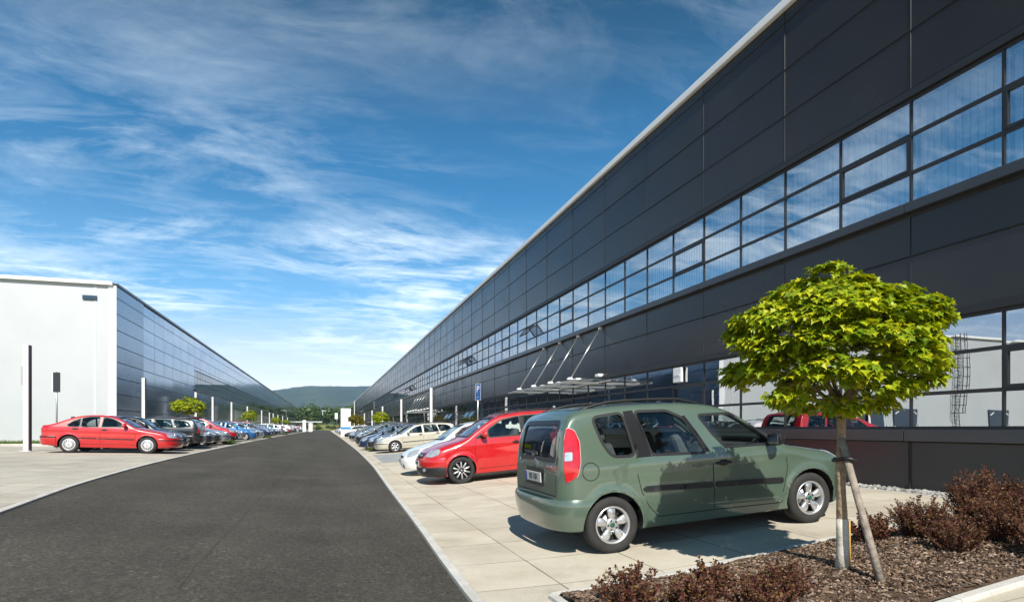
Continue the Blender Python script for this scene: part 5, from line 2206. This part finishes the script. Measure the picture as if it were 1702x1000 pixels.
# ------------------------------------------------------------------ plants
M_MAPLE = leaf_mat('maple leaves', (0.095, 0.165, 0.005), (0.25, 0.33, 0.008), (0.47, 0.46, 0.012), 0.24)
M_MAPLE_Y = leaf_mat('yellow maple leaves', (0.10, 0.13, 0.010), (0.20, 0.18, 0.015), (0.30, 0.21, 0.02), 0.40)
M_BARB = leaf_mat('barberry leaves', (0.050, 0.014, 0.013), (0.13, 0.045, 0.030), (0.22, 0.135, 0.055), 0.25)
M_TWIG = pmat('twigs', (0.10, 0.055, 0.035), 0.9, noise=.3, nscale=20)
M_WOOD = leaf_mat('far leaves', (0.024, 0.055, 0.010), (0.055, 0.10, 0.016), (0.11, 0.14, 0.028), 0.25)
M_WRAP = pmat('trunk wrap', (0.54, 0.49, 0.41), 0.8, noise=.25, nscale=12, bump=.3)
M_YELLOW = pmat('ochre stain', (0.52, 0.30, 0.07), 0.8, noise=.3, nscale=9)

HALF = [(0, 0), (.16, -.06), (.42, .02), (.30, .16), (.56, .36), (.60, .52), (.34, .46), (.30, .62), (.16, .66), (0, 1.0)]


def add_leaf(mb, p, nrm, tip, size, fold=.25):
    """a maple leaf: two folded halves"""
    t = (tip - nrm * tip.dot(nrm))
    if t.length < 1e-4:
        t = nrm.orthogonal()
    t.normalize()
    s = nrm.cross(t)
    vs = []
    for x, y in HALF:
        vs.append(p + s * x * size + t * y * size + nrm * (x * fold - .28 * y * y) * size)
    n = len(HALF)
    for x, y in HALF[1:-1]:
        vs.append(p - s * x * size + t * y * size + nrm * (x * fold - .28 * y * y) * size)
    right = list(range(n))
    left = [0] + list(range(n, 2 * n - 2)) + [n - 1]
    mb.add(vs, [right, left[::-1]])


def maple_crown(seed, nleaf, size, rx=.97, rz=.56):
    r = random.Random(seed)
    mb = MB()
    # leafy boughs: each a small dome of shingled leaves
    boughs = []
    for i in range(88):
        z = r.uniform(-.72, 1.0)
        a = i * 2.399 + r.uniform(-.3, .3)
        q = math.sqrt(max(0, 1 - max(z, -.2) ** 2 * .92))
        k = r.uniform(.58, .92)
        c = Vector((math.cos(a) * q * rx * k, math.sin(a) * q * rx * k, z * rz * r.uniform(.72, .98)))
        boughs.append((c, r.uniform(.20, .32) * rx))
    for bx, by, bz, br in ((-.10, -.1, .60, .22), (.36, .05, .58, .20), (.15, .3, .52, .25), (-.80, -.1, .12, .26), (-.72, .1, .22, .24), (.82, -.05, .20, .24), (.72, -.2, -.02, .24), (-.55, -.35, -.30, .28), (.05, -.55, -.40, .30), (.42, -.4, -.38, .26), (-.15, -.30, -.55, .26), (.2, -.28, -.52, .26), (-.6, -.1, -.48, .26), (-.02, .25, -.5, .3)):
        boughs.append((Vector((bx * rx / .95, by * rx / .95, bz * rz / .54)), br * rx))
    per = nleaf // len(boughs)
    for c, br in boughs:
        out = Vector((c.x, c.y, c.z * .6))
        out = out.normalized() if out.length > .01 else Vector((0, 0, 1))
        for _ in range(per):
            d = Vector((r.gauss(0, 1), r.gauss(0, 1), r.gauss(0, 1)))
            d.normalize()
            d = (d + out * .55 + Vector((0, 0, .25))).normalized()
            p = c + Vector((d.x, d.y, d.z * .42)) * br * r.uniform(.45, 1.12)
            n = (d * .45 + Vector((0, 0, .95)) + Vector((r.gauss(0, .26), r.gauss(0, .26), r.gauss(0, .2)))).normalized()
            tip = (out * .8 + d * .6 + Vector((0, 0, -.55)) + Vector((r.gauss(0, .35), r.gauss(0, .35), r.gauss(0, .2))))
            add_leaf(mb, p, n, tip, size * r.uniform(.65, 1.15), r.uniform(.1, .5))
    return mb


def limb_mesh(seed, h, rx, rz, r0, r1, lean=(0, 0)):
    r = random.Random(seed)
    mb = MB()
    pts, rad = [], []
    for i in range(13):
        q = i / 12
        pts.append((lean[0] * q * h + .018 * math.sin(q * 7 + 1), lean[1] * q * h + .015 * math.cos(q * 6), q * h))
        rad.append(r0 + (r1 - r0) * q + .004 * math.sin(q * 23) + (.012 * (1 - q * 8) if q < .125 else 0))
    mb.tube(pts, rad, 12)
    top = Vector(pts[-1])
    for i in range(9):
        a = i * 2.4 + r.uniform(-.3, .3)
        q = r.uniform(.55, .85)
        e = top + Vector((math.cos(a) * rx * q, math.sin(a) * rx * q, rz * r.uniform(.3, 1.0)))
        b = top - Vector((0, 0, r.uniform(0, .12)))
        m = b * .5 + e * .5 + Vector((0, 0, .08))
        mb.tube([b, m, e], [r1 * .7, r1 * .4, .006], 6)
    return mb


def build_trees():
    g = 'small round headed maples along the car parks'
    z0 = gz(4.06, 3.93) + .07
    root = empty('maple_tree', (4.06, 3.93, z0))
    tag(root, 'small round headed maple with a stake in the planting bed', 'tree', g)
    tr = limb_mesh(3, 1.42, .70, .45, .042, .034, (-.012, .0)).build('trunk', M_BARK, root)
    wr = MB()
    wr.tube([(.0 + .018 * math.sin(q * 7 / 1.42 + 1) , .015 * math.cos(q * 6 / 1.42), q) for q in (0.0, .15, .30, .44)], [.056, .049, .048, .047], 14)
    wr.build('trunk_wrap', M_WRAP, tr)
    ws_ = MB()
    ws_.tube([(.022 + .018 * math.sin(q * 7 / 1.42 + 1), -.012 + .015 * math.cos(q * 6 / 1.42), q) for q in (0.02, .15, .30, .42)], [.042, .036, .035, .034], 10)
    ws_.build('ochre_stain', M_YELLOW, tr)
    cr = maple_crown(5, 14000, .064, .73, .50).build('crown', M_MAPLE, root, (-.14, -.02, 1.86))
    # the stake leans on the trunk and is tied to it: a thing of its own
    sroot = empty('tree_stake', (4.06, 3.54, gz(4.06, 3.54) + .05))
    tag(sroot, 'slanting grey wooden stake tied to the small maple', 'stake')
    s = MB()
    s.tube([(0, 0, -.06), (-.03, .16, .5), (-.055, .345, 1.12)], [.031, .029, .027], 12)
    s.build('pole', M_STAKE, sroot)
    s = MB()
    c0 = Vector((-.035, .335, .945))
    s.tube([c0 + Vector((.062 * math.cos(t), .095 * math.sin(t), .012 * math.sin(2 * t))) for t in np.linspace(0, 2 * math.pi, 22)], .014, 6, cap=False)
    s.tube([c0 + Vector((-.05, .02, 0)), c0 + Vector((.05, .0, .01))], .013, 6)
    s.build('tie', M_BLACK, sroot)
    # further maples: lighter crowns, copied
    crowns = [maple_crown(11, 3000, .13, 1.05, .52).mesh('crown', M_MAPLE), maple_crown(12, 2000, .16, .95, .62).mesh('crown', M_MAPLE), maple_crown(13, 1800, .16, 1.0, .56).mesh('crown', M_MAPLE_Y)]
    trunk = limb_mesh(9, 1.5, .85, .45, .05, .035).mesh('trunk', M_BARK)
    spots = [(-8.3, 42.2, 0, 1.05, 'round headed maple behind the red people carrier in the left row'),
             (-9.6, 86, 1, 1.15, 'small maple standing among the posts midway along the left row'),
             (-9.5, 128, 1, 1.1, 'small dark maple towards the far end of the left row'),
             (-9.5, 160, 0, 1.1, 'distant small maple near the end of the left row'),
             (5.2, 61.0, 1, 1.0, 'upright yellow green maple beyond the beige estate car'),
             (3.9, 85.5, 2, 1.15, 'yellowish maple just right of the white pylon'),
             (4.8, 93.0, 2, .95, 'second yellowish maple beside the white pylon, further away')]
    for u, v, k, sc, lb in spots:
        r_ = empty('maple_tree', (u, v, gz(u, v)), random.uniform(0, 6))
        r_.scale = (sc * .80, sc * .80, sc * .80)
        tag(r_, lb, 'tree', g)
        t = bpy.data.objects.new('trunk', trunk)
        c = bpy.data.objects.new('crown', crowns[k])
        for o in (t, c):
            COL.objects.link(o)
            o.parent = r_
        c.location = (0, 0, 2.75)
        t.scale = (1, 1, 1.72)


def shrub_mesh(seed, h, w, nst):
    r = random.Random(seed)
    lf, tw = MB(), MB()
    for i in range(nst):
        a = r.uniform(0, 6.28)
        shoot = 1.28 if (nst == 120 and i == 3) else 1.0
        q = math.sqrt(r.random())
        hh = h * (1 - .45 * q * q) * r.uniform(.65, 1.12) * shoot
        base = Vector((math.cos(a) * q * w * .35, math.sin(a) * q * w * .35, 0))
        top = Vector((math.cos(a) * q * w * .95 + r.gauss(0, .03), math.sin(a) * q * w * .95 + r.gauss(0, .03), hh))
        mid = base * .5 + top * .5 + Vector((r.gauss(0, .02), r.gauss(0, .02), .05 * h))
        tw.tube([base, mid, top], [.005, .004, .0015], 4, cap=False)
        n = int(26 * hh / .4) + 8
        for k in range(n):
            t = .22 + .80 * (k / n)
            p = base * (1 - t) ** 2 + mid * 2 * t * (1 - t) + top * t * t
            for _ in range(2):
                d = Vector((r.gauss(0, 1), r.gauss(0, 1), r.uniform(-.1, 1.0))).normalized()
                l = r.uniform(.016, .032)
                s = d.cross(Vector((r.gauss(0, 1), r.gauss(0, 1), r.gauss(0, 1)))).normalized()
                nn = d.cross(s)
                o = p + d * .006
                wv = l * .38
                lf.add([o, o + d * l * .5 + s * wv + nn * .004, o + d * l, o + d * l * .5 - s * wv + nn * .004], [(0, 1, 2, 3)])
    return lf.mesh('foliage', M_BARB), tw.mesh('stems', M_TWIG)


def build_shrubs():
    g = 'reddish brown barberry shrubs in the planting bed'
    vs = [shrub_mesh(1, .30, .26, 60), shrub_mesh(2, .52, .42, 140), shrub_mesh(3, .24, .20, 44), shrub_mesh(4, .74, .38, 120)]
    spots = [(2.10, 3.92, 0, 1.1, 'low barberry shrub at the left tip of the planting bed'),
             (2.48, 3.72, 2, 1.1, 'small barberry shrub second from the left tip of the bed'),
             (2.78, 3.90, 2, 1.2, 'small barberry shrub in the middle left of the bed by the kerb'),
             (3.18, 3.62, 0, .95, 'low barberry shrub in the bed to the left of the maple trunk'),
             (2.80, 3.42, 0, .9, 'barberry shrub at the very bottom edge, left of the maple'),
             (5.05, 4.55, 2, 1.25, 'small barberry shrub right of the stake by the far kerb'),
             (5.55, 4.42, 1, .80, 'medium barberry shrub at the left front of the right hand thicket'),
             (5.25, 3.88, 1, .62, 'spreading low barberry shrub at the foot of the right hand thicket'),
             (5.95, 3.95, 1, .92, 'broad barberry shrub at the right edge, front of the thicket'),
             (6.35, 4.45, 3, .86, 'tallest barberry shrub with a long upright shoot at the right'),
             (6.85, 4.05, 3, .80, 'tall barberry shrub half cut by the right edge of the picture'),
             (7.1, 4.75, 1, 1.05, 'barberry shrub at the back of the thicket by the facade'),
             (5.75, 3.45, 1, .7, 'low barberry shrub at the right edge by the near kerb')]
    for i, (u, v, k, sc, lb) in enumerate(spots):
        r_ = empty('barberry_shrub', (u, v, gz(u, v) + .06), i * 1.9)
        r_.scale = (sc, sc, sc)
        tag(r_, lb, 'shrub', g)
        for me, nm in zip(vs[k], ('foliage', 'stems')):
            o = bpy.data.objects.new(nm, me)
            COL.objects.link(o)
            o.parent = r_
    # weeds between the parked cars
    mb = MB()
    for _ in range(260):
        a = random.uniform(0, 6.28)
        l = random.uniform(.1, .28)
        q = .28 * math.sqrt(random.random())
        b = Vector((q * math.cos(a * 3), q * math.sin(a * 3), 0))
        t = b + Vector((math.cos(a) * l * .7, math.sin(a) * l * .7, l))
        s = Vector((-math.sin(a), math.cos(a), 0)) * .012
        mb.add([b - s, b + s, t], [(0, 1, 2)])
    wm = mb.mesh('weed_clump', M_BLADE)
    for u, v, lb in ((-5.75, 41.0, 'grass tuft growing before the red people carrier on the left'), (-5.6, 64.3, 'grass tuft beside the navy blue hatchback on the left'), (-5.7, 94.0, 'far grass tuft at the noses of the left row'),
                     (2.65, 44.8, 'yellowish grass tuft beside the navy blue estate on the right'), (2.7, 37.9, 'grass tuft between silver liftback and slate blue hatchback')):
        o = bpy.data.objects.new('weed_clump', wm)
        COL.objects.link(o)
        o.location = (u, v, gz(u, v))
        o.scale = (1.5, 1.5, 1.2)
        tag(o, lb, 'weeds', 'grass tufts between the parked cars')


build_trees()
build_shrubs()


# ------------------------------------------------------------------ posts, signs and far things
M_POST = pmat('white post', (0.70, 0.70, 0.70), 0.4, noise=.05, nscale=2)
M_POSTD = pmat('plum post', (0.045, 0.016, 0.024), 0.4, noise=.1, nscale=2)
M_PBLUE = pmat('sign blue', (0.012, 0.075, 0.26), 0.4)
M_SIGNW = pmat('sign white', (0.75, 0.76, 0.77), 0.4)
M_LENS = pmat('lamp lens', (0.60, 0.62, 0.62), 0.25)


def build_street():
    g1, g2 = 'white light columns behind the left row', 'white light columns along the dark facade'

    def column(u, v, h, label, group, box=False):
        r_ = empty('light_column', (u, v, gz(u, v)))
        tag(r_, label, 'light column', group)
        m = MB()
        m.box((0, -.03, h / 2), (.17, .16, h), 0, ch=.01)
        m.build('shaft', M_POST, r_)
        m = MB()
        m.box((.0, .085, h / 2), (.17, .065, h - .02), 0, ch=.008)
        m.box((.1045, .0, h / 2), (.035, .20, h - .02), 0, ch=.008)
        m.build('side_cover', M_POSTD, r_)
        m = MB()
        m.box((0, -.113, h - .75), (.11, .012, 1.2), ch=.004)
        m.build('lens', M_LENS, r_)
        m = MB()
        m.box((0, 0, .01), (.36, .36, .02), ch=.005)
        m.build('base_plate', M_STEEL, r_)
        if box:
            m = MB()
            m.box((-.122, -.02, h - 1.15), (.075, .14, .72), ch=.01)
            m.build('control_box', M_STEEL, r_)
        return r_
    column(-10.9, 27.4, 4.05, 'tall light column with plum side standing left of the red liftback', g1, True)
    lv = [(42.0, 'white light column straight behind the first dark cars of the left row'), (57.5, 'white light column above the round maple of the left row'), (65.6, 'white light column just right of the round maple of the left row'),
          (78, 'fourth white light column from the hall corner'), (93, 'fifth white light column from the hall corner'), (113, 'sixth white light column from the hall corner'), (128, 'seventh white light column from the hall corner'), (137, 'eighth white light column from the hall corner'),
          (150, 'ninth white light column from the hall corner'), (166, 'tenth white light column from the hall corner'), (186, 'farthest white light column of the left row')]
    for v, lb in lv:
        column(-10.7, v, 3.95, lb, g1)
    for v, lb in ((41.8, 'nearest white light column before the dark facade, beyond the white hatchback'), (59.2, 'second white light column before the dark facade'), (79.5, 'third white light column before the dark facade, by the upright maple'),
                  (98, 'fourth white light column before the dark facade'), (118, 'fifth white light column before the dark facade'), (140, 'sixth white light column before the dark facade')):
        column(7.0, v, 3.9, lb, g2)
    o = column(7.2, 165, 8.3, 'tall slim lamp mast at the far corner of the dark building', None)
    # back of a sign on a thin pole by the white wall
    r_ = empty('sign_post', (-11.1, 30.6, gz(-11.1, 30.6)))
    tag(r_, 'dark back of a narrow sign on a thin pole before the white wall', 'sign')
    m = MB()
    m.tube([(0, 0, 0), (0, 0, 3.3)], .035, 10)
    m.build('pole', M_STEEL, r_)
    m = MB()
    m.box((.02, -.05, 2.85), (.26, .03, .85), ch=.01)
    m.build('panel', M_DARK, r_)
    m = MB()
    m.box((-.13, -.04, 2.85), (.03, .05, .85), ch=.005)
    m.build('panel_edge', M_SIGNW, r_)
    # blue parking sign
    r_ = empty('parking_sign', (6.5, 26.2, gz(6.5, 26.2)))
    tag(r_, 'blue parking sign with white P on a grey pole', 'sign')
    m = MB()
    m.tube([(0, 0, 0), (0, 0, 3.15)], .03, 10)
    m.build('pole', M_STEEL, r_)
    rt = Matrix.Rotation(R(-66), 3, 'Z')
    m = MB()
    m.box((0, -.045, 2.72), (.40, .02, .75), 0, rt, ch=.008)
    p = m.build('panel', M_PBLUE, r_)
    m = MB()
    for (a, b, w, h) in ((0, .365, .37, .012), (0, -.365, .37, .012), (-.188, 0, .012, .742), (.188, 0, .012, .742)):
        c = rt @ Vector((a, -.0115, b))
        m.box((c.x, c.y - .045, c.z + 2.72), (w, .004, h), 0, rt)
    m.build('panel_border', M_SIGNW, p)
    for txt, sz, z in (('P', .42, 2.84), ('\u2014', .16, 2.50)):
        me = text_mesh(txt, sz, .002)
        me.materials.append(M_SIGNW)
        l_ = bpy.data.objects.new('lettering', me)
        COL.objects.link(l_)
        l_.parent = p
        c = rt @ Vector((0, -.014, 0))
        l_.location = (c.x, c.y - .045, z)
        l_.rotation_euler = (R(90), 0, R(-66))
    # white information pylon with a blue band at its foot
    r_ = empty('info_pylon', (2.95, 97.5, gz(2.95, 97.5)))
    tag(r_, 'tall white information pylon with a blue band, right of the road', 'pylon')
    m = MB()
    m.box((0, 0, 2.95), (1.5, .35, 2.9), ch=.02)
    m.build('panel', M_SIGNW, r_)
    m = MB()
    m.box((0, 0, 1.32), (1.5, .35, .36), ch=.01)
    m.build('blue_band', pmat('pylon blue', (0.03, 0.22, 0.50), .4), r_)
    m = MB()
    m.box((0, 0, .57), (1.5, .33, 1.14), ch=.01)
    m.build('plinth', M_SIGNW, r_)
    m = MB()
    for k in range(9):
        m.box((-.25 + .1 * (k % 2), -.178, 4.1 - .24 * k), (.55, .006, .05))
    m.build('small_print', pmat('pale print', (.45, .48, .52), .5), r_)
    for u, v, h, w, lb in ((-4.9, 150, 2.9, .75, 'white information board at the far left road edge'), (-3.9, 168, 2.4, 1.0, 'second white information board at the far left road edge')):
        r_ = empty('info_board', (u, v, gz(u, v)))
        tag(r_, lb, 'sign')
        m = MB()
        m.box((0, 0, h / 2 + .1), (w, .2, h - .2), ch=.02)
        m.build('panel', M_SIGNW, r_)
        m = MB()
        m.box((0, 0, .05), (w * .8, .16, .1))
        m.build('foot', M_STEEL, r_)
    r_ = empty('banner_sign', (3.8, 230, gz(3.8, 230)))
    tag(r_, 'white upright banner sign on a pole beyond the white pylon', 'sign')
    m = MB()
    m.tube([(0, 0, 0), (0, 0, 6.8)], .07, 8)
    m.build('pole', M_STEEL, r_)
    m = MB()
    m.box((-.2, -.1, 5.7), (1.0, .08, 2.2), ch=.02)
    m.build('panel', M_SIGNW, r_)
    # low white kiosk at the end of the road
    r_ = empty('low_pavilion', (-14, 345, gz(-14, 345)))
    tag(r_, 'low pavilion with flat white overhanging roof at the road end', 'building')
    m = MB()
    m.box((-3, 0, 1.6), (8, 8, 3.2), 0)
    m.build('wall', pmat('pavilion wall', (.35, .37, .38), .6, noise=.1), r_)
    m = MB()
    m.box((-3, -4.03, 1.7), (6.5, .05, 1.6), 0)
    m.build('window', M_GLASS, r_)
    m = MB()
    m.box((1, -1, 3.55), (22, 13, .55), ch=.05)
    m.build('roof', M_WHITE, r_)
    # floodlight mast in the field
    r_ = empty('floodlight_mast', (9, 400, gz(9, 400)))
    r_.location = (-2, 400, gz(-2, 400))
    tag(r_, 'slim floodlight mast with a cross bar among the far trees', 'mast')
    m = MB()
    m.tube([(0, 0, 0), (0, 0, 8.6)], [.22, .13], 8)
    m.build('pole', M_POST, r_)
    m = MB()
    m.box((0, 0, 8.6), (3.8, .2, .25))
    for k in range(6):
        m.box((-1.6 + .64 * k, -.2, 8.75), (.45, .3, .35), 0, ch=.04)
    m.build('lamp_bar', M_SIGNW, r_)


build_street()


def far_tree_mesh(seed, n=1500):
    r = random.Random(seed)
    mb = MB()
    blobs = []
    for i in range(13):
        a = r.uniform(0, 6.28)
        q = r.uniform(.1, .75)
        blobs.append((Vector((math.cos(a) * q, math.sin(a) * q, r.uniform(.55, 1.55))), r.uniform(.28, .5)))
    blobs.append((Vector((0, 0, 1.7)), .42))
    for _ in range(n):
        c, b = r.choice(blobs)
        d = Vector((r.gauss(0, 1), r.gauss(0, 1), r.gauss(0, 1))).normalized()
        p = c + d * b * r.uniform(.7, 1.08)
        nn = (d + Vector((r.gauss(0, .4), r.gauss(0, .4), r.gauss(0, .4) + .3))).normalized()
        t = nn.orthogonal().normalized()
        s = nn.cross(t)
        w = r.uniform(.06, .13)
        mb.add([p - t * w, p + s * w * .7, p + t * w, p - s * w * .7], [(0, 1, 2, 3)])
    return mb.mesh('crown', M_WOOD)


def build_far():
    crowns = [far_tree_mesh(s) for s in (1, 2, 3, 4)]
    tm = MB()
    tm.tube([(0, 0, 0), (.02, 0, .5), (0, .02, 1.0)], [.07, .05, .03], 7)
    tmesh = tm.mesh('trunk', M_BARK)
    r = random.Random(5)
    n = 0
    cols = ['beyond the road end']
    xs = list(np.linspace(-62, 62, 32))
    for i, u in enumerate(xs):
        v = 405 + r.uniform(-18, 40)
        sc = r.uniform(5.0, 7.2)
        o = empty('broadleaf_tree', (u + r.uniform(-2, 2), v, gz(u, v) - .2), r.uniform(0, 6))
        o.scale = (sc * r.uniform(.9, 1.25), sc, sc * r.uniform(.75, 1.0))
        tag(o, 'broad dark green tree in the belt of trees beyond the road end', 'tree', 'trees in the belt beyond the road')
        for nm, me in (('trunk', tmesh), ('crown', crowns[i % 4])):
            q = bpy.data.objects.new(nm, me)
            COL.objects.link(q)
            q.parent = o
    for u, v, sc, lb in ((-9.5, 300, 2.6, 'round green bush beside the low pavilion'), (-4, 322, 2.0, 'pale green bush at the road end, left'), (4, 330, 1.9, 'pale green bush at the road end, right'), (7.5, 310, 2.2, 'green bush behind the white pylon'), (1, 345, 1.6, 'small bush in the middle of the field edge')):
        o = empty('round_bush', (u, v, gz(u, v)), u)
        o.scale = (sc, sc, sc * .8)
        tag(o, lb, 'bush', 'bushes at the end of the road')
        q = bpy.data.objects.new('crown', crowns[1])
        COL.objects.link(q)
        q.parent = o
        q.location = (0, 0, -.35)
        q2 = bpy.data.objects.new('trunk', tmesh)
        COL.objects.link(q2)
        q2.parent = o
    # far wood on the plain
    mb = MB()
    for _ in range(16000):
        u = r.uniform(-900, 900)
        v = r.uniform(520, 760)
        hgt = 8 + 5 * math.sin(u * .021) * math.sin(u * .053 + 1) + 4 * math.sin(u * .3)
        z = 3 + r.uniform(0, 1) ** .7 * hgt
        w = r.uniform(1.0, 2.4)
        a = r.uniform(0, 3.14)
        d = Vector((math.cos(a), math.sin(a), r.uniform(-.5, .5)))
        p = Vector((u, v, z + .5))
        e = Vector((r.uniform(-.4, .4), r.uniform(-.4, .4), 1))
        mb.add([p - d * w, p + e * w * .7, p + d * w, p - e * w * .5], [(0, 1, 2, 3)])
    tag(mb.build('far_wood', M_WOOD), 'far dark wood standing as one mass on the plain', 'wood', None, 'stuff')
    # hills
    M_HILL = ground_mat('forested hill', [(0.014, 0.026, 0.014), (0.028, 0.042, 0.022), (0.052, 0.062, 0.032)], 0.006, 0.95, 0.0, 0.045, 0.5)
    M_HILL2 = ground_mat('lower hill', [(0.014, 0.026, 0.012), (0.034, 0.044, 0.020), (0.075, 0.075, 0.040)], 0.010, 0.95, 0.0, 0.06, 0.5)

    def hill(name, v0, v1, prof, mat, label, amp):
        mb = MB()
        us = np.linspace(-5200, 3600, 240)
        vs = np.linspace(v0, v1, 26)
        rows = []
        for j, v in enumerate(vs):
            q = j / 25
            s = math.sin(math.pi * min(q * 1.05, 1) * .62) if q < .82 else math.sin(math.pi * .82 * 1.05 * .62) * (1 - (q - .82) / .18 * .5)
            row = []
            for u in us:
                h = float(np.interp(u / v1, prof[0], prof[1])) * v1
                w = amp * (math.sin(u * .011 + j * .7) * math.sin(u * .0047 - j * .4) + .5 * math.sin(u * .031 + j * 1.9) + .3 * math.sin(u * .083 + j))
                row.append((u, v, max(-2, h * s + w * q * 1.0 + .3)))
            rows.append(row)
        n = len(us)
        mb.add([p for r_ in rows for p in r_], [(i * n + k, i * n + k + 1, (i + 1) * n + k + 1, (i + 1) * n + k) for i in range(25) for k in range(n - 1)], 0, True)
        tag(mb.build(name, mat), label, None, None, 'structure')
    # slopes given as height / distance against lateral / distance
    hill('hills_far', 2300, 4600, ([-1.2, -.5, -.12, -.075, -.02, .05, .15, .4, .9], [.025, .044, .042, .049, .056, .057, .055, .045, .03]), M_HILL, 'long forested ridge closing the view', 9)
    hill('hills_near', 1200, 2100, ([-1.2, -.5, -.12, -.05, .0, .06, .15, .4, .9], [.012, .02, .024, .026, .030, .033, .031, .025, .02]), M_HILL2, 'lower wooded foothills before the ridge', 5)
    # a few white houses on the lower slope
    for i, (u, v, z, lb) in enumerate(((-42, 1500, 22, 'white house on the foothill, leftmost of three'), (-6, 1520, 23, 'white house on the foothill, middle of three'), (12, 1540, 24, 'white house on the foothill, rightmost of three'))):
        o = empty('white_house', (u, v, z), i * .4)
        tag(o, lb, 'house', 'white houses on the foothills')
        m = MB()
        m.box((0, 0, 2), (12 - 2 * i, 9, 7))
        m.build('wall', M_WHITE, o)
        m = MB()
        w = 6.5 - i
        m.add([(-w, -5, 5.5), (w, -5, 5.5), (w, 5, 5.5), (-w, 5, 5.5), (-w, 0, 9), (w, 0, 9)], [(0, 1, 5, 4), (2, 3, 4, 5), (0, 4, 3), (1, 2, 5), (3, 2, 1, 0)])
        m.build('roof', pmat('house roof', (.16, .08, .06), .8, noise=.2), o)


build_far()


def build_haze():
    """one box of even summer air"""
    mb = MB()
    mb.box((-200, 2500, 195), (9600, 6400, 400))
    m = bpy.data.materials.new('summer air')
    m.use_nodes = True
    nt = m.node_tree
    nt.nodes.clear()
    out = nt.nodes.new('ShaderNodeOutputMaterial')
    v = nt.nodes.new('ShaderNodeVolumePrincipled')
    v.inputs['Color'].default_value = (0.42, 0.68, 1.0, 1)
    v.inputs['Density'].default_value = 0.00009
    v.inputs['Anisotropy'].default_value = 0.0
    nt.links.new(v.outputs[0], out.inputs['Volume'])
    o = mb.build('haze', m)
    tag(o, 'thin blue summer haze over the plain', 'haze', None, 'stuff')


build_haze()
